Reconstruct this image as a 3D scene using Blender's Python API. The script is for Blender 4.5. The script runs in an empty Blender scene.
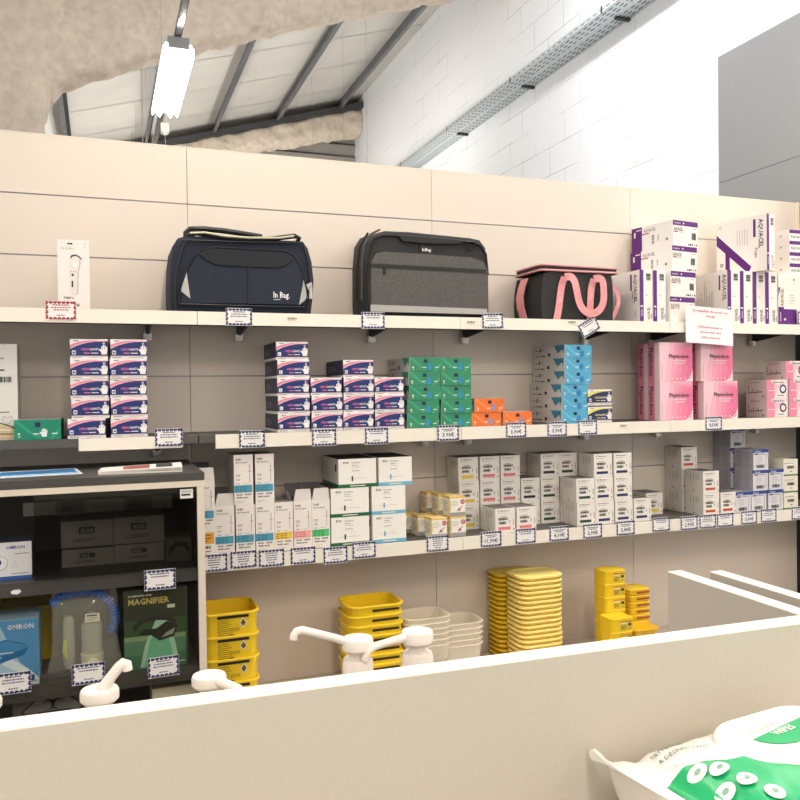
import bpy, math, random
from math import sin, cos, pi, radians
from mathutils import Vector, Matrix
random.seed(7)
SC = bpy.context.scene
COL = SC.collection
WORLD, LK, EXPO = 0.74, 0.97, 0.0
# ------------------------------------------------------------------ camera
YAW, PIT, ROL = 0.357926815, -0.0109264845, -0.0132996566
CD, ZC, FPX = 3.11110722, 1.55, 799.63
SX0, ZTOP, PITCH = 0.3175, 2.480, 0.21633      # first panel seam, top of the partition, groove pitch
Fv = Vector((sin(YAW)*cos(PIT), cos(YAW)*cos(PIT), sin(PIT)))
R0 = Vector((cos(YAW), -sin(YAW), 0)); U0 = R0.cross(Fv)
Rv = cos(ROL)*R0 + sin(ROL)*U0; Uv = -sin(ROL)*R0 + cos(ROL)*U0
CAM = Vector((0, -CD, ZC))
cam_d = bpy.data.cameras.new('camera'); cam = bpy.data.objects.new('camera', cam_d); COL.objects.link(cam)
cam_d.sensor_width = 36; cam_d.lens = 36*FPX/800; cam_d.clip_start = 0.02; cam_d.clip_end = 100
m = Matrix((Rv, Uv, -Fv)).transposed().to_4x4(); m.translation = CAM; cam.matrix_world = m
SC.camera = cam
def ray(x, y): return Fv + Rv*((x-400)/FPX) + Uv*((400-y)/FPX)
def at(x, y, Y):
    d = ray(x, y); return CAM + d*((Y-CAM.y)/d.y)
def atz(x, y, Z):
    d = ray(x, y); return CAM + d*((Z-CAM.z)/d.z)

# ------------------------------------------------------------------ materials
def lin(c): return c/12.92 if c <= 0.04045 else ((c+0.055)/1.055)**2.4
def rgb(h):
    h = h.lstrip('#'); return tuple(lin(int(h[i:i+2], 16)/255) for i in (0, 2, 4)) + (1,)
MC = {}
def c(hexv, rough=0.6, metal=0.0, noise=0.0, scale=40, bump=0.0, spec=0.5, emit=0.0, alpha=1.0):
    k = (hexv, rough, metal, noise, scale, bump, spec, emit, alpha)
    if k in MC: return MC[k]
    mt = bpy.data.materials.new('paint_'+hexv.lstrip('#')); mt.use_nodes = True
    nt = mt.node_tree; b = nt.nodes['Principled BSDF']
    b.inputs['Base Color'].default_value = rgb(hexv); b.inputs['Roughness'].default_value = rough
    b.inputs['Metallic'].default_value = metal; b.inputs['Specular IOR Level'].default_value = spec
    if alpha < 1: b.inputs['Alpha'].default_value = alpha
    if emit: b.inputs['Emission Color'].default_value = rgb(hexv); b.inputs['Emission Strength'].default_value = emit
    if noise or bump:
        tc = nt.nodes.new('ShaderNodeTexCoord'); n = nt.nodes.new('ShaderNodeTexNoise')
        n.inputs['Scale'].default_value = scale; n.inputs['Detail'].default_value = 6
        nt.links.new(tc.outputs['Object'], n.inputs['Vector'])
        if noise:
            mx = nt.nodes.new('ShaderNodeMix'); mx.data_type = 'RGBA'
            q = rgb(hexv); lo = tuple(max(0, v*(1-noise)) for v in q[:3])+(1,); hi = tuple(min(1, v*(1+noise)) for v in q[:3])+(1,)
            mx.inputs[6].default_value = lo; mx.inputs[7].default_value = hi
            mr = nt.nodes.new('ShaderNodeMapRange'); mr.inputs[1].default_value = 0.3; mr.inputs[2].default_value = 0.7
            nt.links.new(n.outputs['Fac'], mr.inputs[0]); nt.links.new(mr.outputs[0], mx.inputs[0])
            nt.links.new(mx.outputs[2], b.inputs['Base Color'])
        if bump:
            bp = nt.nodes.new('ShaderNodeBump'); bp.inputs['Strength'].default_value = bump; bp.inputs['Distance'].default_value = 0.01
            nt.links.new(n.outputs['Fac'], bp.inputs['Height']); nt.links.new(bp.outputs['Normal'], b.inputs['Normal'])
    MC[k] = mt; return mt
def glassmat(tint, fac_rough=0.02, mixw=None):
    mt = bpy.data.materials.new('thin_glass'); mt.use_nodes = True; nt = mt.node_tree; nt.nodes.clear()
    o = nt.nodes.new('ShaderNodeOutputMaterial'); t = nt.nodes.new('ShaderNodeBsdfTransparent'); g = nt.nodes.new('ShaderNodeBsdfGlossy')
    t.inputs['Color'].default_value = rgb(tint); g.inputs['Roughness'].default_value = fac_rough
    lw = nt.nodes.new('ShaderNodeLayerWeight'); pw = nt.nodes.new('ShaderNodeMath'); pw.operation = 'POWER'; pw.inputs[1].default_value = 5; fr = nt.nodes.new('ShaderNodeMath'); fr.operation = 'MULTIPLY_ADD'; fr.inputs[1].default_value = .9; fr.inputs[2].default_value = .03
    nt.links.new(lw.outputs['Facing'], pw.inputs[0]); nt.links.new(pw.outputs[0], fr.inputs[0])
    mx = nt.nodes.new('ShaderNodeMixShader'); nt.links.new(fr.outputs[0], mx.inputs[0]); nt.links.new(t.outputs[0], mx.inputs[1]); nt.links.new(g.outputs[0], mx.inputs[2])
    if mixw:
        d = nt.nodes.new('ShaderNodeBsdfPrincipled'); d.inputs['Base Color'].default_value = rgb(mixw[0]); d.inputs['Roughness'].default_value = 0.3
        m2 = nt.nodes.new('ShaderNodeMixShader'); m2.inputs[0].default_value = mixw[1]
        nt.links.new(mx.outputs[0], m2.inputs[1]); nt.links.new(d.outputs[0], m2.inputs[2]); nt.links.new(m2.outputs[0], o.inputs[0])
    else: nt.links.new(mx.outputs[0], o.inputs[0])
    return mt
def brickmat():
    mt = bpy.data.materials.new('white_block_wall'); mt.use_nodes = True; nt = mt.node_tree; b = nt.nodes['Principled BSDF']; b.inputs['Roughness'].default_value = 0.7
    tc = nt.nodes.new('ShaderNodeTexCoord'); sp = nt.nodes.new('ShaderNodeSeparateXYZ'); cb = nt.nodes.new('ShaderNodeCombineXYZ')
    nt.links.new(tc.outputs['Object'], sp.inputs[0]); nt.links.new(sp.outputs['Y'], cb.inputs['X']); nt.links.new(sp.outputs['Z'], cb.inputs['Y'])
    br = nt.nodes.new('ShaderNodeTexBrick'); nt.links.new(cb.outputs[0], br.inputs['Vector'])
    br.inputs['Scale'].default_value = 1; br.inputs['Brick Width'].default_value = 0.5; br.inputs['Row Height'].default_value = 0.25
    br.inputs['Mortar Size'].default_value = 0.0028; br.inputs['Mortar Smooth'].default_value = 0.6
    br.inputs['Color1'].default_value = rgb('#fafcff'); br.inputs['Color2'].default_value = rgb('#f7f9fc'); br.inputs['Mortar'].default_value = rgb('#9d9a98')
    n = nt.nodes.new('ShaderNodeTexNoise'); n.inputs['Scale'].default_value = 1.7; n.inputs['Detail'].default_value = 4; nt.links.new(tc.outputs['Object'], n.inputs['Vector'])
    mr = nt.nodes.new('ShaderNodeMapRange'); mr.inputs[1].default_value = 0.42; mr.inputs[2].default_value = 0.62; nt.links.new(n.outputs['Fac'], mr.inputs[0])
    mx = nt.nodes.new('ShaderNodeMix'); mx.data_type = 'RGBA'; nt.links.new(mr.outputs[0], mx.inputs[0]); mx.inputs[6].default_value = rgb('#f8fafd'); nt.links.new(br.outputs['Color'], mx.inputs[7])
    nt.links.new(mx.outputs[2], b.inputs['Base Color'])
    n2 = nt.nodes.new('ShaderNodeTexNoise'); n2.inputs['Scale'].default_value = 60; nt.links.new(tc.outputs['Object'], n2.inputs['Vector'])
    bp = nt.nodes.new('ShaderNodeBump'); bp.inputs['Strength'].default_value = 0.25; bp.inputs['Distance'].default_value = 0.01; nt.links.new(n2.outputs['Fac'], bp.inputs['Height']); nt.links.new(bp.outputs[0], b.inputs['Normal'])
    return mt

# ------------------------------------------------------------------ mesh builder
TXT = {}
def glyphs(s):
    if s in TXT: return TXT[s]
    cu = bpy.data.curves.new('writing', 'FONT'); cu.body = s; cu.size = 1; cu.resolution_u = 1; cu.offset = 0.018
    ob = bpy.data.objects.new('writing', cu); COL.objects.link(ob)
    dg = bpy.context.evaluated_depsgraph_get(); dg.update(); me = ob.evaluated_get(dg).to_mesh()
    vs = [(v.co.x, v.co.y) for v in me.vertices]; fs = [tuple(p.vertices) for p in me.polygons]
    ob.evaluated_get(dg).to_mesh_clear(); bpy.data.objects.remove(ob); bpy.data.curves.remove(cu)
    if vs:
        x0 = min(v[0] for v in vs); w = max(v[0] for v in vs)-x0
    else: x0, w = 0, 1
    TXT[s] = ([((a-x0), b) for a, b in vs], fs, w); return TXT[s]
class Fr:
    def __init__(s, o, u, v, n, W, H): s.o, s.u, s.v, s.n, s.W, s.H = Vector(o), Vector(u), Vector(v), Vector(n), W, H
    def p(s, a, b, l=1): return s.o + s.u*(a*s.W) + s.v*(b*s.H) + s.n*(0.00035*l)
class MB:
    def __init__(s): s.v = []; s.f = []; s.mi = []; s.ms = []; s.sm = []
    def mat(s, m):
        if m not in s.ms: s.ms.append(m)
        return s.ms.index(m)
    def face(s, pts, m, sm=False):
        i = len(s.v); s.v += [tuple(p) for p in pts]; s.f.append(tuple(range(i, i+len(pts)))); s.mi.append(s.mat(m)); s.sm.append(sm)
    def mesh(s, vs, fs, m, sm=False):
        i = len(s.v); s.v += [tuple(p) for p in vs]; k = s.mat(m)
        for f in fs: s.f.append(tuple(i+j for j in f)); s.mi.append(k); s.sm.append(sm)
    def box(s, x0, x1, y0, y1, z0, z1, m, faces=None):
        P = [(x0,y0,z0),(x1,y0,z0),(x1,y1,z0),(x0,y1,z0),(x0,y0,z1),(x1,y0,z1),(x1,y1,z1),(x0,y1,z1)]
        Q = {'bottom':(0,3,2,1),'top':(4,5,6,7),'front':(0,1,5,4),'right':(1,2,6,5),'back':(2,3,7,6),'left':(3,0,4,7)}
        for n, q in Q.items():
            if faces and n in faces and faces[n] is None: continue
            s.face([P[j] for j in q], faces.get(n, m) if faces else m)
    def loft(s, rings, m, cap0=True, cap1=True, sm=True, closed=True):
        n = len(rings[0]); vs = [p for r in rings for p in r]; fs = []
        for a in range(len(rings)-1):
            for b in range(n if closed else n-1):
                b2 = (b+1) % n; fs.append((a*n+b, a*n+b2, (a+1)*n+b2, (a+1)*n+b))
        s.mesh(vs, fs, m, sm)
        if cap0: s.face(list(reversed(rings[0])), m)
        if cap1: s.face(rings[-1], m)
    def tube(s, pts, r, m, n=8, cap=True, flat=None):
        pts = [Vector(p) for p in pts]; rings = []; up = Vector((0, 0, 1)) ; prev = None
        for i, p in enumerate(pts):
            t = (pts[min(i+1, len(pts)-1)]-pts[max(i-1, 0)]).normalized()
            if prev is None:
                a = Vector((0,0,1)) if abs(t.z) < 0.9 else Vector((0,1,0)); e1 = t.cross(a).normalized()
            else: e1 = (prev - t*prev.dot(t)).normalized()
            prev = e1; e2 = t.cross(e1); rr = r[i] if isinstance(r, (list, tuple)) else r
            rings.append([p + e1*(rr*cos(2*pi*k/n)) + e2*(rr*(flat or 1)*sin(2*pi*k/n)) for k in range(n)])
        s.loft(rings, m, cap, cap)
    def lathe(s, prof, m, cx=0, cy=0, n=24, sm=True):
        s.loft([[(cx+r*cos(2*pi*k/n), cy+r*sin(2*pi*k/n), z) for k in range(n)] for r, z in prof], m, True, True, sm)
    # prints on a face frame, fractions of its width and height
    def rect(s, fr, a0, b0, a1, b1, m, l=1): s.face([fr.p(a0,b0,l), fr.p(a1,b0,l), fr.p(a1,b1,l), fr.p(a0,b1,l)], m)
    def poly(s, fr, pts, m, l=1): s.face([fr.p(a, b, l) for a, b in pts], m)
    def disc(s, fr, a, b, r, m, l=1, n=16, t0=0, t1=2*pi):   # r in metres
        s.face([fr.p(a+r*cos(t0+(t1-t0)*k/n)/fr.W, b+r*sin(t0+(t1-t0)*k/n)/fr.H, l) for k in range(n)], m)
    def bar(s, fr, a0, b0, a1, b1, w, m, l=1):                # stroke, width in metres
        p, q = fr.p(a0, b0, l), fr.p(a1, b1, l); d = (q-p).normalized(); e = fr.n.cross(d)*(w/2)
        s.face([p-e, q-e, q+e, p+e], m)
    def txt(s, fr, a, b, h, t, m, l=2, wmax=None, rot=0, align='l', bold=0):   # h: capital height as fraction of H (or W when rot)
        vs, fs, w = glyphs(t); cap = 0.7; 
        if rot: sc = h*fr.W/cap; room = (wmax*fr.H) if wmax else None
        else: sc = h*fr.H/cap; room = (wmax*fr.W) if wmax else None
        sx = sc if not room or w*sc <= room else room/w
        off = 0 if align == 'l' else (-w*sx/2 if align == 'c' else -w*sx)
        o = fr.o + fr.u*(a*fr.W) + fr.v*(b*fr.H) + fr.n*(0.00035*l)
        if rot == 90: U, V = fr.v, -fr.u
        elif rot == -90: U, V = -fr.v, fr.u
        else: U, V = fr.u, fr.v
        s.mesh([o + U*(x*sx+off) + V*(y*sc) for x, y in vs], fs, m)
    def build(s, name, parent=None, loc=None, smooth=None, bevel=0, sub=0):
        me = bpy.data.meshes.new(name); me.from_pydata(s.v, [], s.f)
        for mt in s.ms: me.materials.append(mt)
        for p, k, q in zip(me.polygons, s.mi, s.sm): p.material_index = k; p.use_smooth = q
        me.validate(clean_customdata=False); me.update(); me.set_sharp_from_angle(angle=radians(42))
        return put(name, me, parent, loc)
def put(name, me, parent=None, loc=None, rz=0):
    o = bpy.data.objects.new(name, me); COL.objects.link(o)
    if parent: o.parent = parent
    if loc is not None: o.location = loc
    if rz: o.rotation_euler.z = rz
    return o
def tag(o, label, cat, group=None, kind=None):
    if label: o['label'] = label
    if cat: o['category'] = cat
    if group: o['group'] = group
    if kind: o['kind'] = kind
    return o
def root(name, label, cat, loc=(0,0,0), rz=0, group=None):
    o = put(name, None, None, loc, rz); o.empty_display_size = 0.05; return tag(o, label, cat, group)
def struct(o): o['kind'] = 'structure'; return o
def smoothed(o, lv=1, angle=None):
    md = o.modifiers.new('soft', 'SUBSURF'); md.levels = lv; md.render_levels = lv; return o
def bevelled(o, w=0.003, seg=2):
    md = o.modifiers.new('edge', 'BEVEL'); md.width = w; md.segments = seg; md.limit_method = 'ANGLE'; return o
def rr(w, d, r, n=4, cx=0, cy=0, z=0):
    pts = []
    for qx, qy, a0 in ((1,1,0),(-1,1,90),(-1,-1,180),(1,-1,270)):
        for k in range(n+1):
            a = radians(a0+90*k/n); pts.append((cx+qx*(w/2-r)+r*cos(a), cy+qy*(d/2-r)+r*sin(a), z))
    return pts
def boxframes(w, d, h):
    return dict(F=Fr((-w/2,0,0),(1,0,0),(0,0,1),(0,-1,0),w,h), L=Fr((-w/2,d,0),(0,-1,0),(0,0,1),(-1,0,0),d,h),
                T=Fr((-w/2,0,h),(1,0,0),(0,1,0),(0,0,1),w,d), R=Fr((w/2,0,0),(0,1,0),(0,0,1),(1,0,0),d,h))
def barcode(b, fr, a0, b0, a1, b1, m, n=14, l=2, vert=False):
    rnd = random.Random(3); x = 0
    for k in range(n):
        w = rnd.choice((0.35, 0.6, 0.8))/n; t = k/n
        if vert: b.rect(fr, a0, b0+(b1-b0)*t, a1, b0+(b1-b0)*(t+w), m, l)
        else: b.rect(fr, a0+(a1-a0)*t, b0, a0+(a1-a0)*(t+w), b1, m, l)
def lines(b, fr, a0, a1, b0, b1, n, m, l=1, th=0.35, seed=1):
    rnd = random.Random(seed)
    for k in range(n):
        t = b0+(b1-b0)*(k+0.3)/n; b.rect(fr, a0, t, a0+(a1-a0)*rnd.uniform(0.6, 1), t+(b1-b0)/n*th, m, l)

WHITE = c('#efebe6', 0.5); CARD = c('#e9e4dc', 0.55); INK = c('#22242c', 0.6); NAVY = c('#1d2a5c', 0.45); GREY = c('#8b8985', 0.6); LGREY = c('#bdb9b4', 0.6)
PINK = c('#e8809a', 0.45); MAG = c('#d84f8c', 0.45); RED = c('#c4383c', 0.5); DARK = c('#3a3835', 0.6); PURPLE = c('#5c1274', 0.4)
LAMI = c('#dacec0', 0.5, noise=0.03, scale=300)         # beige laminate
LIP = c('#f1e9da', 0.4); SHELF = c('#55524d', 0.55, noise=0.04, scale=200); FRAME = c('#e6d9c6', 0.4)

# ================================================================== the setting
NB = 4; bx = [SX0-2, SX0-1, SX0, SX0+1, SX0+2, SX0+3]
b = MB(); G = c('#a29ca3', 0.35, 0.3)
b.box(bx[0], bx[-1], 0.012, 0.03, 0, ZTOP-0.001, c('#7d7670'))
for i in range(len(bx)-1):
    for j in range(8):
        z1 = ZTOP - j*PITCH; z0 = max(0.0, z1-PITCH+0.005) if j < 7 else 0.0
        if z1 <= 0: continue
        b.box(bx[i]+0.001, bx[i+1]-0.001, 0, 0.012, z0, z1, LAMI)
    for j in range(1, 8):
        z1 = ZTOP - j*PITCH; b.box(bx[i]+0.001, bx[i+1]-0.001, 0.006, 0.012, z1-0.0001, z1+0.0052, G)
b.box(bx[0], bx[-1], -0.001, 0.031, ZTOP-0.001, ZTOP+0.002, c('#eadfce'))
struct(b.build('wall_back'))
b = MB(); b.box(bx[-1], bx[-1]+0.014, -0.02, 0.03, 1.84, ZTOP, FRAME); struct(b.build('trim_1'))
b = MB(); b.box(bx[-1]+0.015, bx[-1]+0.04, -0.36, 0.03, 0.0, ZTOP-0.02, c('#33312f', 0.5)); struct(b.build('trim_2'))
b = MB(); b.box(-5, 4.0, -5, 9.3, -0.1, 0, c('#5f5b56', 0.4, noise=0.08, scale=3)); struct(b.build('floor'))
# white block wall on the right
XW = 3.87
b = MB(); b.box(XW, XW+0.2, -5, 9.3, 0, 6.6, brickmat()); struct(b.build('wall_right'))
# rear gable of grey corrugated sheet
b = MB(); SID = c('#9a958c', 0.5)
for k in range(34):
    z = k*0.19; b.face([(-2, 9.16, z), (XW, 9.16, z), (XW, 9.11, z+0.15), (-2, 9.11, z+0.15)], SID); b.face([(-2, 9.11, z+0.15), (XW, 9.11, z+0.15), (XW, 9.16, z+0.19), (-2, 9.16, z+0.19)], c('#6f6b64'))
b.box(-2, XW, 9.17, 9.25, 0, 6.5, SID); struct(b.build('wall_rear'))
b = MB(); b.box(-0.62, -0.5, 4.15, 9.1, 0, 6, c('#f4f4f0')); struct(b.build('wall_left'))
# sloping roof: sheets with seams, galvanised purlins
SL = 0.295
def rz_(x): return 5.328+0.15+SL*(x-1.61)
ROOF = c('#c9c5bd', 0.6, noise=0.05, scale=2); SEAM = c('#87817a')
b = MB()
y = 3.2; k = 0
while y < 9.2:
    y2 = y+0.985; x0, x1 = -1.6, XW
    b.face([(x0,y,rz_(x0)),(x0,y2,rz_(x0)),(x1,y2,rz_(x1)),(x1,y,rz_(x1))], ROOF)
    b.face([(x0,y2,rz_(x0)+.004),(x0,y2+.015,rz_(x0)+.004),(x1,y2+.015,rz_(x1)+.004),(x1,y2,rz_(x1)+.004)], SEAM)
    y += 1.0
b.face([(-1.6,3.2,rz_(-1.6)+.08),(-1.6,9.2,rz_(-1.6)+.08),(XW,9.2,rz_(XW)+.08),(XW,3.2,rz_(XW)+.08)], ROOF)
struct(b.build('ceiling'))
STEEL = c('#7d8084', 0.35, 0.6, noise=0.15, scale=6); STEELD = c('#4c4e50', 0.45, 0.4)
for x in (-0.35, 0.66, 1.61, 2.545, 3.514):
    b = MB(); z1 = rz_(x)-0.002; z0 = z1-0.15
    b.box(x-0.006, x+0.006, 3.3, 9.1, z0, z1-0.01, STEEL)
    b.box(x-0.035, x+0.006, 3.3, 9.1, z0-0.005, z0, STEEL); b.box(x-0.006, x+0.05, 3.3, 9.1, z1-0.016, z1-0.01, STEELD)
    b.box(x-0.036, x-0.03, 3.3, 9.1, z0, z0+0.02, STEEL)
    tag(b.build('roof_purlin'), None, None); o = COL.objects[-1]; struct(o); o.name = 'trim_%d' % (3+int((x+0.5)))
def foam_beam(name, x0, x1, bot, top, y0, y1, nx=70):
    rnd = random.Random(5); b = MB(); FO = c('#d8c9b7', 0.95, noise=0.10, scale=14, bump=1.0)
    rings = []
    for i in range(nx+1):
        x = x0+(x1-x0)*i/nx; zb, zt = bot(x), top(x); r = 0.09; ring = []
        base = [(y0, zt), (y0, zt*0.75+zb*0.25), (y0, (zt+zb)/2), (y0, zt*0.25+zb*0.75), (y0+0.02, zb+0.05), (y0+0.08, zb), ((y0+y1)/2, zb-0.02), (y1-0.08, zb), (y1-0.02, zb+0.06), (y1, (zt+zb)/2), (y1, zt)]
        for yy, zz in base: ring.append((x, yy+rnd.uniform(-.018, .018), zz+rnd.uniform(-.022, .022)))
        rings.append(ring)
    b.loft(rings, FO, True, True); o = b.build(name); smoothed(o, 2)
    tx = bpy.data.textures.new('lumps', 'CLOUDS'); tx.noise_scale = 0.18; tx.noise_depth = 3
    md = o.modifiers.new('lumps', 'DISPLACE'); md.texture = tx; md.strength = 0.07; md.mid_level = 0.5; md.texture_coords = 'LOCAL'
    return struct(o)
def interp(x, pts):
    if x <= pts[0][0]: return pts[0][1]
    for (a, p), (q, r) in zip(pts, pts[1:]):
        if x <= q: return p+(r-p)*(x-a)/(q-a)
    return pts[-1][1]
NBOT = [(-0.5, 3.75), (-0.36, 3.86), (-0.27, 3.98), (-0.1, 4.05), (0.2, 4.17), (0.414, 4.28), (0.9, 4.47), (1.446, 4.67), (2.2, 4.93), (2.979, 5.19), (3.86, 5.45)]
foam_beam('trim_8', -0.45, XW-0.01, lambda x: interp(x, NBOT)+0.03, lambda x: rz_(x)-0.16, 3.72, 4.05)
foam_beam('trim_9', -0.45, XW-0.01, lambda x: 5.16+0.245*(x-2.28), lambda x: rz_(x)-0.17, 8.72, 9.0, 60)
b = MB()   # steel member along the top of the far rafter
x0, x1 = -0.45, XW
for (dy, m_) in ((8.66, STEELD),):
    b.face([(x0,dy,rz_(x0)-.2),(x1,dy,rz_(x1)-.2),(x1,dy,rz_(x1)-.12),(x0,dy,rz_(x0)-.12)], m_); b.face([(x0,dy,rz_(x0)-.2),(x1,dy,rz_(x1)-.2),(x1,dy+.1,rz_(x1)-.2),(x0,dy+.1,rz_(x0)-.2)], m_)
struct(b.build('trim_10'))
# sprayed column at the left
rnd = random.Random(9); b = MB(); rings = []
for i in range(60):
    z = i*0.085; ring = []
    hx = -0.385 if z < 3.7 else -0.385+0.25*(z-3.7)
    for (x, yy) in [(-1.9,3.66),(-1.5,3.65),(-1.1,3.66),(-0.8,3.65),(-0.5,3.66),(hx-0.03,3.7),(hx,3.8),(hx,3.95),(hx-0.05,4.05),(-0.8,4.1),(-1.9,4.1)]:
        ring.append((x+rnd.uniform(-.016,.016), yy+rnd.uniform(-.02,.02), z))
    rings.append(ring)
b.loft(rings, c('#d8c9b7', 0.95, noise=0.10, scale=14, bump=1.0)); o = b.build('trim_11'); smoothed(o, 2)
tx = bpy.data.textures.new('lumps2', 'CLOUDS'); tx.noise_scale = 0.15; tx.noise_depth = 3
md = o.modifiers.new('lumps', 'DISPLACE'); md.texture = tx; md.strength = 0.06; md.texture_coords = 'LOCAL'; struct(o)
# grey tall partition on the right
b = MB(); b.box(3.45, 3.475, -0.36, 0.669, 0, 2.755, c('#979797', 0.8)); b.box(3.45, 3.475, -0.36, 0.669, 2.758, 3.501, c('#979797', 0.8)); b.box(3.4525, 3.4725, -0.355, 0.665, 2.754, 2.759, INK)
b.box(3.449, 3.476, 0.669, 0.672, 0, 3.503, c('#b9b6b4')); struct(b.build('wall_side'))

# ================================================================== cable tray on the white wall
GALV = c('#d2dadc', 0.35, 0.35, noise=0.1, scale=20); HOLE = c('#454e51', 0.6)
t = root('cable_tray', 'long perforated galvanised cable tray running up the white block wall', 'cable tray', (XW-0.001, 4, 4.40))
b = MB(); ya, yb = -3.8, 5.08    # local y
b.box(-0.26, 0, ya, yb, 0.0, 0.002, GALV); b.box(-0.26, -0.258, ya, yb, 0, 0.05, GALV); b.box(-0.002, 0, ya, yb, 0, 0.05, GALV)
yy = ya+0.05
while yy < yb:
    for xx in (-0.235, -0.2, -0.165, -0.10, -0.065, -0.03): b.face([(xx-.006,yy,-.0006),(xx-.006,yy+.05,-.0006),(xx+.006,yy+.05,-.0006),(xx+.006,yy,-.0006)], HOLE)
    b.face([(-.2605,yy,.022),(-.2605,yy,.03),(-.2605,yy+.045,.03),(-.2605,yy+.045,.022)], HOLE)
    yy += 0.085
b.build('tray_channel', t)
b = MB()
yy = ya+0.4
while yy < yb: b.box(-0.13, 0, yy, yy+0.03, -0.02, -0.002, c('#41474a', 0.5, 0.3)); b.box(-.262, -.25, yy, yy+.015, 0.0, 0.055, INK); yy += 1.45
b.build('support_bracket', t)

# ================================================================== suspended rail and light fixtures
RX, RZ = 0.452, 3.62
t = root('lighting_rail', 'silver suspended lighting rail running back under the roof', 'rail', (RX, 3.5, RZ))
b = MB(); CH = c('#b8bcc0', 0.22, 0.85)
b.box(-0.02, 0.02, -6.5, 5.3, 0.0, 0.004, CH); b.box(-0.02, -0.017, -6.5, 5.3, 0, 0.035, CH); b.box(0.017, 0.02, -6.5, 5.3, 0, 0.035, CH); b.build('rail_profile', t)
b = MB()
for yy in (-6, -3.2, -0.6, 2.1, 4.9): b.tube([(0, yy, 0.03), (0, yy, 2.2 if yy < 0 else rz_(RX)-RZ)], 0.003, CH, 5)
b.build('suspension_wire', t)
def fixture(loc, lab, on=True, grp='added suspended fluorescent lamps'):
    f = root('fluorescent_lamp', lab, 'lamp', loc, 0, grp)
    b = MB(); b.box(-0.075, 0.075, 0, 1.06, 0.0, 0.03, c('#d9d9d9', 0.4)); b.build('housing', f)
    b = MB(); b.box(-0.06, 0.06, -0.012, 0.0, -0.03, 0.035, c('#9b9b9b', 0.4)); b.build('end_cap', f)
    prof = [(-0.07, -0.002), (-0.086, -0.02), (-0.086, -0.075), (-0.062, -0.045), (-0.036, -0.085), (-0.012, -0.045), (0.012, -0.045), (0.036, -0.085), (0.062, -0.045), (0.086, -0.075), (0.086, -0.02), (0.07, -0.002)]
    if loc[1] != 1.69:
        wr_ = .003 if loc[1] < 2 else .0012; b = MB(); b.tube([(0, .1, .03), (0, .1, min(2.2, rz_(loc[0])-loc[2]) if loc[1] > 3 else 2.2)], wr_, CH, 5); b.build('suspension_wire', f); b = MB(); b.tube([(0, .96, .03), (0, .96, min(2.2, rz_(loc[0])-loc[2]) if loc[1] > 3 else 2.2)], wr_, CH, 5); b.build('suspension_wire', f)
        b = MB()
    L = c('#fff8ee', 0.5, emit=14.0); b = MB()
    b.loft([[(x, y_, z) for x, z in prof] for y_ in (0.0, 1.06)], L, True, True, False); b.build('diffuser', f)
    return f
fixture((0.455, 1.69, RZ-0.04), 'lit ribbed fluorescent lamp hanging from the silver rail', grp=None)
# lamps repeated out of view, added to light the customer area and back
for x_, y_ in ((0.455, -1.6), (0.455, -4.4), (3.0, -1.6), (3.0, -4.4), (-2.2, -1.6), (-2.2, -4.4), (.455, -6.93), (0.455, 4.9), (2.7, 4.9), (0.455, 7.2), (2.7, 7.2)):
    fixture((x_, y_, 3.58), 'unseen fluorescent lamp of the same kind, added to light the room')
for y_ in (.8, -1.8): fixture((2.5, y_, 5.1), 'unseen high fluorescent lamp added to brighten the white block wall', grp='added high lamps')  # out-of-view lamps added to brighten the block wall
b = MB(); b.box(-0.03, 0.03, -0.02, 0.02, 0.0, 0.055, WHITE); b.loft([rr(0.06, 0.04, 0.008, 3, z=0.0), rr(0.05, 0.035, 0.01, 3, z=-0.02), rr(0.02, 0.02, 0.008, 3, z=-0.034)], WHITE)
b.tube([(0, 0, -0.03), (0.004, 0, -0.2)], 0.002, CH, 5); b.tube([(0, 0, 0.05), (0.0, 0, 0.12)], 0.004, CH, 5)
p_ = at(165, 131, 3.1); tag(b.build('pull_switch', None, p_), 'small white pull switch hanging below the silver rail', 'switch')

# ================================================================== shelves
def shelf(nm_label, x0, x1, z, zlip, lip=(None, None), depth=0.262, caps=()):
    t = root('wall_shelf', nm_label, 'shelf', ((x0+x1)/2, 0, z)); cx = (x0+x1)/2
    b = MB(); b.box(x0-cx, x1-cx, -depth, -0.001, -0.028, -0.0005, SHELF); b.build('shelf_board', t)
    l0, l1 = lip; l0 = x0 if l0 is None else l0; l1 = x1 if l1 is None else l1
    b = MB(); b.box(l0-cx+.001, l1-cx-.001, -depth-0.008, -depth-0.0002, zlip-z, 0.0, LIP); b.build('price_rail', t)
    for xc in caps:
        b = MB(); xl = xc-cx
        b.loft([[(xl-.004,-.003,-.07),(xl+.004,-.003,-.07),(xl+.004,-.003,-.029),(xl-.004,-.003,-.029)], [(xl-.004,-.235,-.042),(xl+.004,-.235,-.042),(xl+.004,-.235,-.029),(xl-.004,-.235,-.029)]], c('#23211f', 0.5), True, True, False)
        br = b.build('bracket', t)
        b = MB(); b.loft([rr(0.034,0.03,0.006,3,xl,-.025,-.088), rr(0.036,0.034,0.008,3,xl,-.025,-.08), rr(0.036,0.034,0.008,3,xl,-.025,-.062)], c('#d8d4cc', 0.25, 0.3)); b.box(xl-.012, xl-.006, -.03, -.002, -.064, -.03, CH); b.box(xl+.004, xl+.010, -.03, -.002, -.064, -.03, CH)
        b.build('bracket_clip', br)
S1, S2, S3, DK = 1.836, 1.407, 0.976, 0.42
E1 = SX0
shelf('top shelf of the left bay, carrying the thermometer box and the navy bag side', E1-1, E1, S1, 1.790, caps=(0.165,))
shelf('top shelf bay under the navy duffel bag and charcoal case', E1, E1+1, S1, 1.790, caps=(0.499, 1.032))
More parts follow.
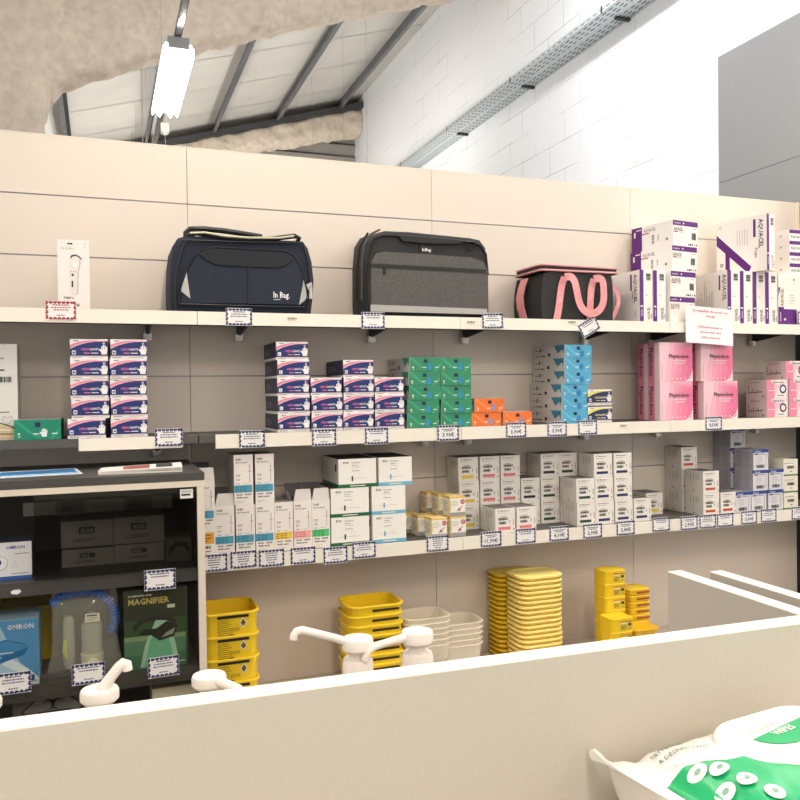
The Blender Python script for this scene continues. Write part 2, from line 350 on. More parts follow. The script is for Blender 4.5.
shelf('top shelf bay under the black bag with pink straps', E1+1, E1+2, S1, 1.790, caps=(1.45, 2.048))
shelf('top shelf bay under the purple and white dressing boxes', E1+2, E1+3, S1, 1.790, caps=(2.412, 3.018))
shelf('middle shelf of the left bay with a short white price strip', E1-1, E1-0.003, S2, 1.366, lip=(-0.072, 0.262), caps=(0.19,))
shelf('middle shelf bay under the navy and pink glove boxes', E1+0.001, E1+1, S2, 1.358, lip=(0.372, None), caps=(1.26,))
shelf('middle shelf bay under the green, orange and blue glove boxes', E1+1, E1+2, S2, 1.358, caps=(1.458, 2.042))
shelf('middle shelf bay under the pink cartons', E1+2, E1+3, S2, 1.358, caps=(2.435, 3.033))
shelf('lower shelf bay under the syringe cartons with coloured bands', .3005, E1+1, S3, 0.926)
shelf('lower shelf bay under the small yellow cartons and white needle cartons', E1+1, E1+2, S3, 0.926)
shelf('lower shelf bay under the orange-banded and blue-topped cartons', E1+2, E1+3, S3, 0.926)
for i in range(3):
    t = root('base_unit', ('beige base deck under the tall yellow nested tubs', 'beige base deck under the yellow lids and clear tubs', 'beige base deck under the small yellow sharps boxes')[i], 'base unit', (E1+i+0.5, -0.001, 0))
    b = MB(); b.box(-.498, .498, -.52, 0, DK-.03, DK-.0005, LAMI); b.build('deck', t); b = MB(); b.box(-.498, .498, -.5, 0, 0.0, DK-.031, LAMI); b.build('plinth', t)

# ================================================================== cartons
def mk(w, d, h, mat=WHITE, faces=None): 
    b = MB(); b.box(-w/2, w/2, 0, d, 0, h, mat, faces); return b, boxframes(w, d, h)
MESH = {}
def final(key, b):
    o = b.build(key); me = o.data; bpy.data.objects.remove(o); MESH[key] = me; return me
def glovehand(b, fr, a, v, s, m, l=3):
    """small printed glove: palm and fingers, s in metres"""
    W, H = fr.W, fr.H
    b.poly(fr, [(a-.3*s/W, v-.5*s/H), (a+.25*s/W, v-.5*s/H), (a+.35*s/W, v+.1*s/H), (a-.3*s/W, v+.1*s/H)], m, l)
    for k, (dx, hh) in enumerate(((-.24, .42), (-.07, .55), (.1, .5), (.27, .36))):
        b.rect(fr, a+(dx-.07)*s/W, v+.08*s/H, a+(dx+.07)*s/W, v+hh*s/H, m, l)
    b.poly(fr, [(a-.3*s/W, v-.3*s/H), (a-.55*s/W, v+.05*s/H), (a-.46*s/W, v+.15*s/H), (a-.28*s/W, v+.02*s/H)], m, l)
def hexa(size, yellow=False):
    w, d, h = 0.118, 0.235, 0.0655
    side = c('#262a48', 0.5) ; b, f = mk(w, d, h, WHITE, {'left': side, 'right': side, 'top': c('#c9b9bd')})
    F = f['F']; BL = c('#1b2c6c' if not yellow else '#232a52', 0.4); PK = c('#ea8ca0' if not yellow else '#e8d83a', 0.4)
    b.poly(F, [(0, .52), (.2, .68), (.45, .77), (1, .86), (1, .95), (.5, .95), (.2, .86), (0, .72)], c('#f6c5cc' if not yellow else '#f3eeb0'), 1)
    b.poly(F, [(0, .55), (.16, .7), (.42, .84), (.8, .90), (.5, .93), (.3, .88), (.12, .8), (0, .7)], PK, 2)
    b.poly(F, [(0, .16), (1, .16), (1, .89), (.66, .87), (.42, .80), (.2, .68), (0, .50)], BL, 3)
    b.rect(F, .05, .22, .15, .42, WHITE, 4); b.txt(F, .10, .26, .12, size, BL, 5, align='c')
    b.txt(F, .30, .43, .115, 'HEXA', c('#e86f9e' if not yellow else '#f2e34c'), 4, wmax=.22); b.txt(F, .515, .43, .115, 'GANTS', WHITE, 4, wmax=.24)
    b.rect(F, .36, .27, .52, .31, PK, 4); b.rect(F, .55, .27, .74, .31, WHITE, 4)
    glovehand(b, F, .90, .45, .030, WHITE, 4); b.disc(F, .89, .78, .004, LGREY, 4)
    b.rect(F, .1, .90, .24, .93, INK, 3); b.rect(F, .05, .05, .3, .08, GREY, 1); b.rect(F, .5, .05, .9, .08, LGREY, 1); b.rect(F, 0, .105, 1, .13, c('#e6b9bd'), 1)
    L = f['L']; lines(b, L, .1, .6, .3, .7, 4, c('#8a88a4'), 1); b.rect(L, 0, 0, 1, .14, WHITE, 1)
    return final('glove_box', b)
def eglove(col, dark, light, tri, key, w=0.13, d=0.245, h=0.054):
    K = c(col, 0.4); b, f = mk(w, d, h, c('#c9c6c1', 0.55), {'front': K, 'right': K, 'top': c('#aca9a4')})
    F, L = f['F'], f['L']; LT = c(light, 0.4)
    b.poly(F, [(0, .9), (.12, .7), (.3, .35), (.5, .1), (.58, .1), (.4, .35), (.2, .75), (.05, 1), (0, 1)], LT, 1)
    b.poly(F, [(.75, .0), (.85, .35), (1, .6), (1, .45), (.9, .25), (.83, 0)], LT, 1)
    b.rect(F, .44, .62, .56, .86, c('#16224a'), 2); b.rect(F, .46, .56, .54, .60, LT, 2)
    glovehand(b, F, .64, .34, .026, c(dark), 3); b.rect(F, .4, .27, .53, .32, WHITE, 2); b.rect(F, .8, .27, .93, .32, WHITE, 2); b.rect(F, .28, .28, .38, .31, LT, 2)
    b.disc(F, .1, .3, .0035, WHITE, 2); b.rect(F, .08, .14, .13, .18, WHITE, 2)
    TR = c(tri, 0.4); b.poly(L, [(.66, 1), (.97, 1), (.97, .78), (.78, .35)], TR, 1); b.poly(L, [(.92, .78), (.96, .78), (.96, .3)], INK, 2)
    b.rect(L, .08, .66, .16, .72, INK, 1); b.poly(L, [(.19, .58), (.24, .58), (.25, .85), (.23, .92)], INK, 1); b.rect(L, .28, .72, .35, .75, INK, 1)
    b.rect(L, .08, .2, .15, .26, INK, 1); b.rect(L, .17, .2, .23, .26, INK, 1); b.rect(L, .25, .19, .38, .27, INK, 1); b.rect(L, .47, .2, .54, .44, INK, 1); b.rect(L, .28, .6, .36, .62, GREY, 1)
    return final('glove_box', b)
def place(name, me, x, y, z, label, cat, group=None, rz=0):
    return tag(put(name, me, None, (x, y, z), rz), label, cat, group)
ORD = ['bottom', 'second from bottom', 'third from bottom', 'fourth from bottom', 'fifth from bottom', 'sixth from bottom', 'seventh from bottom', 'eighth from bottom', 'ninth from bottom', 'tenth from bottom']
def ordn(k, n): return 'topmost' if k == n-1 and n > 1 else ORD[k]
def xm(x0, x1, y, Y=-0.25): return ((at(x0, y, Y)+at(x1, y, Y))/2).x
def stack(name, me, x0, x1, n, ph, z0, desc, where, cat, group, Y=-0.25, jit=0.002, px=None, rz=0, prefix=''):
    for k in range(n):
        j = random.uniform(-jit, jit)
        x = x0+j if px is None else px[k]
        place(name, me, x, Y+random.uniform(-jit, jit), z0+k*ph+0.0003, f'{desc}, {ordn(k, n)} {where}' if n > 1 else f'{desc}, {where}', cat, group, rz+random.uniform(-.012, .012))
HX = {s: hexa(s) for s in ('M', 'L', 'S', 'XL')}
HY = hexa('M', True)
GG = 'navy and pink glove boxes'; hd = 'navy and pink glove box'
stack('glove_box', HX['M'], xm(70.4,108.2,438), None, 5, .0662, S2, hd, 'in stack right of the green box', 'glove box', GG, px=[xm(67.8,106,438), xm(72.4,109,425), xm(70.8,108.5,405), xm(70.8,108.4,390), xm(70.4,108.2,370)])
stack('glove_box', HX['M'], xm(111.6,148,438), None, 5, .0662, S2, hd, 'in second stack from left', 'glove box', GG)
stack('glove_box', HX['L'], xm(278,310,430), None, 5, .0655, S2, hd, 'in five-high stack below navy bag', 'glove box', GG, px=[xm(278,310,430), xm(278,310,410), xm(276.6,310,395), xm(277,310,375), xm(275.8,308.5,355)])
stack('glove_box', HX['L'], xm(311.4,343,430), None, 3, .0655, S2, hd, 'in three-high stack beside the five-high', 'glove box', GG)
stack('glove_box', HX['XL'], xm(344,374,430), None, 4, .0655, S2, hd, 'in the four-high stack', 'glove box', GG)
stack('glove_box', HX['XL'], xm(375,404.5,430), None, 3, .0655, S2, hd, 'in stack touching green boxes', 'glove box', GG)
GN = eglove('#2f8a62', '#2a8fbc', '#3fa078', '#2f8a62', 'g'); GO = eglove('#ee7326', '#8d97b4', '#f58a48', '#ee7326', 'o'); GB = eglove('#4fa5c6', '#2f80c0', '#69b6d0', '#2f7f9c', 'b')
GN2 = eglove('#128566', '#e8f0ec', '#2a9b78', '#128566', 'g2', w=.14, d=.22, h=.066)
stack('glove_box', GN, xm(410,440.6,429), None, 5, .0545, S2, 'green glove box', 'in the left green stack', 'glove box', 'green glove boxes', px=[xm(408,439,429),xm(408,439.5,415),xm(410,440.6,400),xm(409,440,385),xm(410,440.6,365)])
stack('glove_box', GN, xm(441.6,472,429), None, 5, .0545, S2, 'green glove box', 'in the right green stack', 'glove box', 'green glove boxes')
place('glove_box', GO, xm(472,501.4,426), -.25, S2+.0003, 'orange glove box on the shelf, touching the green stack', 'glove box', 'orange glove boxes')
place('glove_box', GO, xm(503.4,532,425), -.25, S2+.0003, 'orange glove box lying alone, right of the two stacked orange ones', 'glove box', 'orange glove boxes')
place('glove_box', GO, xm(474,505,412), -.252, S2+.0550, 'orange glove box lying on top of the other orange boxes', 'glove box', 'orange glove boxes')
stack('glove_box', GB, 0, None, 6, .0545, S2, 'light blue glove box', 'in the tall blue stack', 'glove box', 'blue glove boxes', rz=.035, px=[xm(561,589,423),xm(562,589.5,410),xm(561.5,589,398),xm(564,592,385),xm(564,592,370),xm(564.4,592,350)])
stack('glove_box', HY, 0, None, 2, .0735, S2, 'navy and yellow glove box', 'beside the blue stack', 'glove box', 'yellow glove boxes', px=[xm(587,612.4,422)]*2)
place('glove_box', GN2, xm(15.4,60,438), -.25, S2+.0003, 'single green glove box with a white hand, left of the navy stacks', 'glove box', 'green glove boxes')

# big white carton at the left edge
b, f = mk(.15, .11, .315, c('#dedad2'), {'right': c('#b9b5ad')}); F = f['F']; R_ = f['R']
lines(b, F, .45, .9, .83, .87, 1, GREY); b.rect(F, .5, .72, .75, .735, INK); barcode(b, F, .45, .60, .9, .66, INK, 16); b.rect(F, .2, .45, .56, .55, c('#1f3a2c'), 1)
lines(b, F, .62, .95, .27, .31, 1, GREY); b.poly(F, [(.7,.25),(.68,.21),(.79,.15),(.9,.21),(.88,.25),(.84,.25),(.79,.23),(.74,.25)], LGREY, 1); b.poly(F, [(.71,.24),(.7,.21),(.79,.165),(.88,.21),(.87,.24),(.79,.22)], c('#dedad2'), 2)
b.poly(F, [(0,.01),(.93,.01),(.98,.04),(.98,.10),(.9,.14),(.6,.19),(0,.2)], INK, 1); b.poly(F, [(0,.012),(.91,.012),(.96,.04),(.96,.09),(.88,.13),(.6,.18),(0,.19)], c('#d9c39c'), 2); b.bar(F, 0, .12, .9, .1, .004, c('#efe7da'), 3); b.bar(F, 0, .07, .95, .06, .003, DARK, 3)
final('m_left', b); place('medical_carton', MESH['m_left'], at(17, 440, -.2).x-.075+.004, -.2, S2+.0003, 'tall white carton with barcode and heart mark at the left edge', 'box')

# thermometer box
b, f = mk(.1, .055, .238, c('#efe4de')); F = f['F']
b.poly(F, [(.36,.955),(.44,.955),(.40,.925)], INK); b.disc(F, .34, .945, .003, INK); b.disc(F, .45, .945, .003, INK); b.txt(F, .12, .865, .035, 'Spengler', c('#c2b7a2'), 1, wmax=.5); b.rect(F, .84, .88, .88, .97, c('#ecc7d2'), 1)
body = [(.40,.24),(.45,.225),(.58,.225),(.63,.25),(.64,.42),(.66,.55),(.72,.66),(.72,.74),(.62,.79),(.48,.79),(.38,.74),(.37,.6),(.39,.45)]
b.poly(F, body, c('#b8aca6'), 1); b.poly(F, [(.5+(a-.52)*.94, .5+(v-.5)*.985) for a, v in body], c('#e6dcd8'), 2)
b.poly(F, [(.42,.73),(.46,.76),(.58,.775),(.7,.75),(.76,.715),(.77,.73),(.7,.77),(.58,.795),(.44,.785),(.4,.75)], INK, 3)
b.rect(F, .47, .62, .62, .69, WHITE, 3); b.disc(F, .47, .505, .004, INK, 3); b.rect(F, .43, .33, .48, .42, INK, 3)
for a in (.42, .5, .56): b.disc(F, a, .55, .0015, INK, 3)
b.txt(F, .17, .165, .03, 'TEMPO', INK, 1, wmax=.46); b.txt(F, .17, .12, .025, 'EASY', LGREY, 1, wmax=.36); b.rect(F, .58, .06, .66, .1, GREY, 1)
final('thermo', b); place('thermometer_box', MESH['thermo'], -.079, -.2, S1+.0003, 'tall white carton picturing a handheld thermometer, standing on the top shelf', 'box')

# pink cartons
def phys(w, h, d):
    b, f = mk(w, d, h, c('#f2c6cf', .4), {'left': c('#f0d3d3', .4), 'top': c('#e7b4bf')}); F, L = f['F'], f['L']
    steps = ['#f0b4c0', '#ee9fb3', '#ec8fa9', '#ea80a0', '#e87298']
    for k, hx in enumerate(steps):
        r = 1-.17*k; pts = [(1, 1), (1, 0)] if k == 0 else [(1, r), (1, .0)]
        a0 = .18+.13*k; b.poly(F, [(1, 1-.05*k), (1, 0), (a0, 0), (a0+.08*k*.5, .3), (a0+.1, .72-.06*k), (a0+.12, 1-.05*k)], c(hx, .4), 1+k*.5)
    n = 10; pts = [(1, 0)] + [(1-.42+.42*sin(pi/2*k/n)*1.0, .30*(1-cos(pi/2*k/n))) for k in range(n+1)]
    pts = [(1, .0), (1, .36)] + [(1-.3*(1-cos(t_)) , .36*(1-sin(t_))) for t_ in [pi/2*k/n for k in range(1, n+1)]]
    b.poly(F, pts, c('#f6e3e3'), 4.5)
    b.txt(F, .58, .60, .10, 'Physiodose', INK, 5, wmax=.60, align='c'); b.rect(F, .4, .52, .8, .535, WHITE, 5); b.rect(F, .45, .46, .75, .475, WHITE, 5)
    for a in (.35, .5, .62, .74): b.rect(F, a, .05, a+.03, .09, WHITE, 5)
    b.rect(F, .05, .05, .07, .45, LGREY, 5); b.poly(F, [(.88,.04),(.96,.12),(.97,.1),(.9,.03)], GREY, 5)
    b.rect(L, 0, 0, .55, 1, c('#e27f9c', .4), 1); b.txt(L, .14, .5, .32, 'Physiodose', INK, 2, rot=-90, align='c', wmax=.75)
    return final('phys', b)
P1 = phys(.176, .170, .078); P2 = phys(.19, .170, .078)
x1 = xm(660,693,419)
for k in range(2):
    lv = ('bottom', 'top')[k]
    place('saline_carton', P1, x1, -.25, S2+.0003+k*.1705, f'large pink carton, left front column, {lv} level, square to the shelf edge', 'box', 'large pink cartons')
    place('saline_carton', P1, x1+.010, -.165, S2+.0003+k*.1705, f'pink carton behind the left front column, only its side showing, {lv} level', 'box', 'large pink cartons')
place('saline_carton', P2, xm(702,738,419), -.255, S2+.0003, 'large pink carton, bottom right, above the single price tag', 'box', 'large pink cartons')
place('saline_carton', P1, xm(700,732,380), -.255, S2+.0003+.1705, 'large pink carton half covered by the hanging paper notice', 'box', 'large pink cartons')
def physS():
    w, d, h = .128, .125, .086; b, f = mk(w, d, h, c('#e8c8c6', .4), {'left': c('#dcc4be', .45)}); F, L = f['F'], f['L']
    b.rect(F, 0, 0, .36, 1, c('#ea8ba4'), 1); b.poly(F, [(.2,1),(.24,.84),(.5,.74),(.8,.8),(.95,1)], c('#f3e2de'), 1.5); b.poly(F, [(.36,1),(.36,0),(1,0),(1,1)], c('#efc0c8'), 1)
    b.poly(F, [(.36,0),(.93,0),(.96,.9),(.7,.72),(.5,.5)], c('#efe4de'), 1.5); b.txt(F, .55, .82, .12, 'Physiodose', INK, 3, align='c', wmax=.66)
    b.disc(F, .76, .5, .021, NAVY, 3, 20); b.disc(F, .76, .5, .013, c('#efe4de'), 4, 20); b.rect(F, .5, .12, .8, .17, GREY, 3); b.rect(F, .08, .4, .36, .44, WHITE, 3)
    b.bar(L, .12, .25, .12, .7, .003, INK); b.bar(L, .12, .3, .8, .36, .003, INK); 
    for a, t_ in ((.25,.4),(.35,.5),(.5,.42),(.6,.48),(.75,.4)): b.bar(L, a, .3, a, t_, .004, INK)
    b.rect(L, .2, .84, .7, .88, GREY); b.rect(L, .78, .06, .88, .16, GREY)
    return final('physS', b)
PS = physS(); xs = xm(766.4,788.4,416)
pl = 'small pink carton with dark ring print, '
place('saline_carton', PS, xs, -.25, S2+.0003, pl+'bottom left of the small group', 'box', 'small pink cartons')
place('saline_carton', PS, xs, -.25, S2+.0873, pl+'left, on the middle level', 'box', 'small pink cartons')
place('saline_carton', PS, xs+.135, -.25, S2+.0003, pl+'bottom right, cut by the frame', 'box', 'small pink cartons')
place('saline_carton', PS, xs+.135, -.25, S2+.0873, pl+'right, on the middle level', 'box', 'small pink cartons')
place('saline_carton', PS, xs+.115, -.25, S2+.1743, pl+'topmost, straddling the two columns', 'box', 'small pink cartons')

# dressing cartons, purple and white
def aqflat():
    w, d, h = .158, .24, .111; b, f = mk(w, d, h, c('#efe6dc', .45), {'left': c('#f4f0ee', .45)}); F, L = f['F'], f['L']
    b.rect(F, 0, .80, 1, 1, PURPLE, 1); b.txt(F, .05, .87, .06, 'ConvaTec', WHITE, 2, wmax=.3); b.disc(F, .42, .9, .004, WHITE, 2); b.txt(F, .03, .6, .13, 'AQUACEL', INK, 2, wmax=.36); b.rect(F, .03, .53, .2, .57, c('#a03070'), 1); b.txt(F, .24, .52, .07, 'Foam', GREY, 2, wmax=.14)
    barcode(b, F, .74, .28, .93, .56, INK, 12); 
    for a, q in ((.6,.04),(.66,.08),(.76,.04),(.84,.03),(.92,.05)): b.rect(F, a, .05, a+q, .12, INK, 1)
    b.rect(F, .8, .7, .93, .73, GREY, 1); b.rect(L, 0, 0, .26, 1, PURPLE, 1); b.rect(L, .06, .6, .1, .82, WHITE, 2); b.rect(L, .12, .86, .24, .9, WHITE, 2)
    b.txt(L, .3, .74, .13, 'AQUACEL', GREY, 2, wmax=.3); b.rect(L, .26, .66, .44, .7, c('#a03070'), 1); barcode(b, L, .5, .2, .56, .6, GREY, 10, vert=True); b.disc(L, .86, .3, .007, GREY, 1, 12); b.rect(L, .64, .3, .67, .55, LGREY, 1)
    return final('aq', b)
def aqbook(w, h, d, big=False, side='text'):
    b, f = mk(w, d, h, c('#f0e7dd', .45), {'left': c('#f3ece6', .45)}); F, L = f['F'], f['L']
    b.rect(F, .0, 0, .30, 1, PURPLE, 1); b.rect(F, .06, .28, .22, .31, WHITE, 2); b.rect(F, .12, .1, .2, .24, c('#c9a7d2'), 2)
    barcode(b, F, .5, .80, .86, .94, INK, 10, vert=True); b.txt(F, .80, .04, .22, 'AQUACEL', INK, 2, rot=90, wmax=.24); b.rect(F, .9, .05, .95, .16, PURPLE, 1)
    b.rect(F, .5, .5, .6, .52, GREY, 1)
    if side == 'text':
        b.txt(L, .80 if not big else .85, .93, .10 if not big else .085, 'AQUACEL', INK, 2, rot=-90, wmax=.62 if not big else .52)
        b.txt(L, .73 if not big else .77, .60 if not big else .42, .055, 'Foam', c('#7a3b6e'), 2, rot=-90, wmax=.22)
        b.rect(L, .66 if not big else .74, .62, .72 if not big else .79, .94, PURPLE, 1)
        if not big: b.rect(L, .82, .1, .86, .22, LGREY, 1)
    elif side == 'lines':
        for k in range(12): b.rect(L, .03+.05*k, .08, .05+.05*k, .5+.4*random.random(), LGREY, 1)
        b.txt(L, .87, .93, .10, 'AQUACEL', INK, 2, rot=-90, wmax=.5); b.rect(L, .76, .64, .8, .92, PURPLE, 1)
    if big:
        b.poly(L, [(0,.78),(0,.58),(.62,.0),(.66,.02),(.7,.1)], PURPLE, 1); b.poly(L, [(.18,0),(.27,0),(.27,.42),(.18,.5)], PURPLE, 1.5); b.disc(L, .1, .2, .009, INK, 1); b.disc(L, .1, .2, .005, c('#f3ece6'), 2); b.disc(L, .08, .9, .009, LGREY, 1); b.disc(L, .08, .9, .005, c('#f3ece6'), 2)
        for k in range(5): b.rect(L, .42+.05*k, .5, .43+.05*k, .8, LGREY, 1)
        b.txt(L, .05, .12, .05, 'ConvaTec', INK, 2, rot=-90, wmax=.2)
    return final('aqb', b)
AF = aqflat(); dg = 'purple and white wound dressing cartons'; dl = 'white dressing carton with purple band'
for k, (a, q) in enumerate([(666.7,698),(668,699),(670,700),(671.2,701)]):
    place('dressing_carton', AF, xm(a, q, 310, -.25), -.25, S1+.0003+k*.1115, f'{dl}, {ordn(k,4)} in flat stack left of notice', 'box', dg, .16)
AB = aqbook(.066, .222, .19); AB2 = aqbook(.07, .238, .235, side='none'); AB3 = aqbook(.07, .24, .22, side='lines'); ABig = aqbook(.058, .253, .26, True)
place('dressing_carton', AB, 2.205, -.256, S1+.0003, 'upright dressing carton standing right beside the black bag with pink straps', 'box', dg)
place('dressing_carton', AB, 2.2755, -.256, S1+.0003, 'upright dressing carton leaning against the flat four-high stack', 'box', dg)
xx = [2.68, 2.752, 2.826, 2.899]
for k, (x_, l_) in enumerate(zip(xx, ('leftmost of the upright row, side covered in fine lines', 'second of the upright row right of the notice', 'third of the upright row, under the big carton', 'fourth of the upright row, beside the purple-footed one'))):
    place('dressing_carton', AB3 if k == 0 else AB2, x_, -.258, S1+.0003, 'dressing carton, '+l_, 'box', dg)
b, f = mk(.11, .23, .237, c('#efe4d8', .45)); F = f['F']; b.rect(F, 0, 0, 1, .3, PURPLE, 1); b.rect(F, 0, .3, .3, .34, PURPLE, 1); b.disc(F, .35, .1, .006, WHITE, 2); b.rect(F, .08, .06, .14, .24, c('#c9a7d2'), 2); b.poly(F, [(0,.72),(.12,.72),(.0,.55)], PURPLE, 1)
b.txt(F, .28, .36, .16, 'AQUACEL', INK, 2, rot=90, wmax=.34); lines(b, F, .6, .95, .4, .6, 4, LGREY); b.disc(F, .85, .88, .006, GREY, 1); final('aqp', b)
place('dressing_carton', MESH['aqp'], 2.995, -.26, S1+.0003, 'upright dressing carton with a solid purple foot, far right', 'box', dg)
place('dressing_carton', ABig, 2.846, -.31, S1+.2391, 'biggest dressing carton, on top of the upright row, purple stripes on its side', 'box', dg, .2)
b, f = mk(.16, .2, .052, c('#f2ebe4', .45)); F, L = f['F'], f['L']; b.rect(F, 0, .62, 1, .95, PURPLE, 1); b.txt(F, .05, .2, .25, 'AQUACEL', INK, 2, wmax=.5); b.disc(L, .75, .5, .005, GREY, 1); b.rect(L, .08, .3, .2, .38, GREY, 1); b.rect(L, .08, .5, .3, .6, LGREY, 1); final('aqs', b)
for k in range(4): place('dressing_carton', MESH['aqs'], 3.10, -.25, S1+.2380+k*.0525, f'thin white and purple dressing carton, {ordn(k,4)} in the small pile at far right', 'box', dg)
b, f = mk(.13, .23, .237, c('#efe4d8', .45)); final('aqh', b); place('dressing_carton', MESH['aqh'], 3.12, -.255, S1+.0003, 'dressing carton standing last in the row, under the small pile', 'box', dg)

# syringe cartons
def syr(col, flap, txtcol='#2a6a7a', cut=None):
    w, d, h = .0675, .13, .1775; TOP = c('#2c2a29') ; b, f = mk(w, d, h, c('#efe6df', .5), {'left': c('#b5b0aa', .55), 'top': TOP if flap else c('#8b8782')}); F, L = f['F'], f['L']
    K = c(col, .5)
    b.rect(F, 0, .24, .94, .39, K, 1); T2 = c(txtcol)
    for k in range(3):
        for a in (.08, .3, .5): b.rect(F, a, .345-.04*k, a+random.uniform(.12, .18), .36-.04*k, T2, 2)
    b.disc(F, .14, .905, .0035, INK, 1); b.disc(F, .14, .905, .002, c('#efe6df'), 2); b.txt(F, .22, .885, .04, 'BD', INK, 2, wmax=.2); b.txt(F, .1, .83, .027, 'BD Discardit II', INK, 2, wmax=.62)
    b.rect(F, .1, .585, .34, .6, GREY, 1); b.rect(F, .1, .555, .3, .57, LGREY, 1); b.txt(F, .12, .475, .05, '50' if flap else '100', GREY, 2, wmax=.2)
    b.rect(F, .12, .415, .3, .425, INK, 1); b.rect(F, .45, .415, .75, .425, LGREY, 1)
    b.bar(F, .82, .44, .82, .8, .003, LGREY); b.bar(F, .72, .66, .92, .66, .0015, GREY); b.bar(F, .82, .66, .82, .78, .0012, GREY)
    barcode(b, F, .1, .185, .42, .21, INK, 8); barcode(b, F, .55, .185, .88, .215, INK, 8); barcode(b, F, .12, .125, .4, .155, INK, 8); barcode(b, F, .44, .125, .74, .15, INK, 8); lines(b, F, .1, .6, .03, .08, 2, LGREY)
    if flap:
        IN = c('#c9c1ba', .6); DKI = c('#4d4a47', .7)
        b.face([(-w/2, 0, h), (w/2, 0, h), (w/2-.002, .012, h+.042), (-w/2+.012, .012, h+.042)], IN); 
        b.face([(w/2, 0.001, h), (-w/2, 0.001, h), (-w/2+.012, .0135, h+.042), (w/2-.002, .0135, h+.042)], DKI)
        for s_ in (-1,):
            b.face([(s_*w/2, .02, h), (s_*w/2, .11, h), (s_*(w/2+.012), .1, h+.035), (s_*(w/2+.012), .03, h+.035)], c('#8b857f')); b.face([(s_*w/2-.0006, .11, h), (s_*w/2-.0006, .02, h), (s_*(w/2+.0126), .03, h+.035), (s_*(w/2+.0126), .1, h+.035)], IN)
        b.face([(w/2, d, h), (-w/2, d, h), (-w/2, d+.03, h+.05), (w/2, d+.03, h+.05)], c('#5b5753')); b.face([(-w/2, d+.001, h), (w/2, d+.001, h), (w/2, d+.031, h+.05), (-w/2, d+.031, h+.05)], DKI)
    return final('syr', b)
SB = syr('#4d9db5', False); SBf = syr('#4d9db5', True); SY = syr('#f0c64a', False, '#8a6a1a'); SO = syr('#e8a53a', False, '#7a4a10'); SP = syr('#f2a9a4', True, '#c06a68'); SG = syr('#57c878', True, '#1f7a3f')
sg = 'syringe cartons'; yS = -.25
b_ = [(SBf, 215.8,234.7, 0, 'open syringe carton with blue band, flap up, right of the cabinet'), (SB, 236,255.6, 0, 'blue-banded syringe carton, lower left of the two-high pair'), (SB, 256,275, 0, 'blue-banded syringe carton, lower right of the two-high pair'),
      (SY, 275,293.6, 0, 'syringe carton with a yellow band'), (SP, 294,312.5, 0, 'open syringe carton with a pink band, flap up'), (SG, 312.5,330.4, 0, 'open syringe carton with a green band beside the wide cartons'),
      (SB, 234.5,254.8, 1, 'blue-banded syringe carton, upper left of the two-high pair'), (SB, 256,275.5, 1, 'blue-banded syringe carton, upper right of the two-high pair')]
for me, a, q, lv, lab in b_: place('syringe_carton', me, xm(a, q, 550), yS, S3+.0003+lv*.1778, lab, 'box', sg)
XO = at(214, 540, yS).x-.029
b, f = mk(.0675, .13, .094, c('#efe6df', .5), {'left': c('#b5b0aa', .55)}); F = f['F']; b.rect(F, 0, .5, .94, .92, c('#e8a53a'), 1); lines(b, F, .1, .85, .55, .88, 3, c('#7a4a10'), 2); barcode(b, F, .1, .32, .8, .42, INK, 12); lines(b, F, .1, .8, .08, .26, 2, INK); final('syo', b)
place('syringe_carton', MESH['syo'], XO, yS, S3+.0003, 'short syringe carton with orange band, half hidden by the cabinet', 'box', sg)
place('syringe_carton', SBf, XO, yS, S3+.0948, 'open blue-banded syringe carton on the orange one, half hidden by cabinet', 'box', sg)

# wide blood collection cartons
def vac(w, d, col, needle):
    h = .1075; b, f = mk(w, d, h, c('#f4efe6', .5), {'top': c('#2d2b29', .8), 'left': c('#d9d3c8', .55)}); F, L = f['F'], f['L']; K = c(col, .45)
    b.rect(F, 0, 0, 1, .12, K, 1); b.rect(L, 0, 0, 1, .12, K, 1); b.rect(F, .3, .045, .7, .075, WHITE, 2)
    b.disc(F, .15, .87, .0045, INK, 1); b.disc(F, .15, .87, .0025, WHITE, 2); b.txt(F, .2, .84, .06, 'BD', INK, 2); b.txt(F, .34, .84, .055, 'Vacutainer', GREY, 2, wmax=.4); b.txt(F, .35, .76, .035, 'Safety-Lok', INK, 2, wmax=.26); b.rect(F, .35, .70, .58, .715, LGREY, 1); b.rect(F, .35, .57, .56, .59, GREY, 1)
    b.bar(F, .2, .31, .76, .31, .0008, GREY); b.rect(F, .34, .22, .38, .40, c(needle), 2)
    n = 14
    for k in range(n): b.bar(F, .58+.057*cos(2*pi*k/n), .42+.08*sin(2*pi*k/n), .58+.057*cos(2*pi*(k+1)/n), .42+.08*sin(2*pi*(k+1)/n), .0006, LGREY)
    b.rect(L, .8, .55, .88, .8, INK, 1); lines(b, L, .1, .5, .3, .8, 7, LGREY)
    return final('vac', b)
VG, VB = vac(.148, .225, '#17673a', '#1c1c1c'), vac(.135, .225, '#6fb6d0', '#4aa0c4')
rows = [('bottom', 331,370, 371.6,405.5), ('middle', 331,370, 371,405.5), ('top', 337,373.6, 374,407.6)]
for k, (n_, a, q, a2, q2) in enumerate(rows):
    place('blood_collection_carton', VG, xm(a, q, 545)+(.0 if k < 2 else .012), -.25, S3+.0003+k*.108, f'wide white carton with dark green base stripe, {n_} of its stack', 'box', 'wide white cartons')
    place('blood_collection_carton', VB, xm(a2, q2, 545)+(.004 if k < 2 else .022), -.25, S3+.0003+k*.108, f'wide white carton with light blue base stripe, {n_} of its stack', 'box', 'wide white cartons')

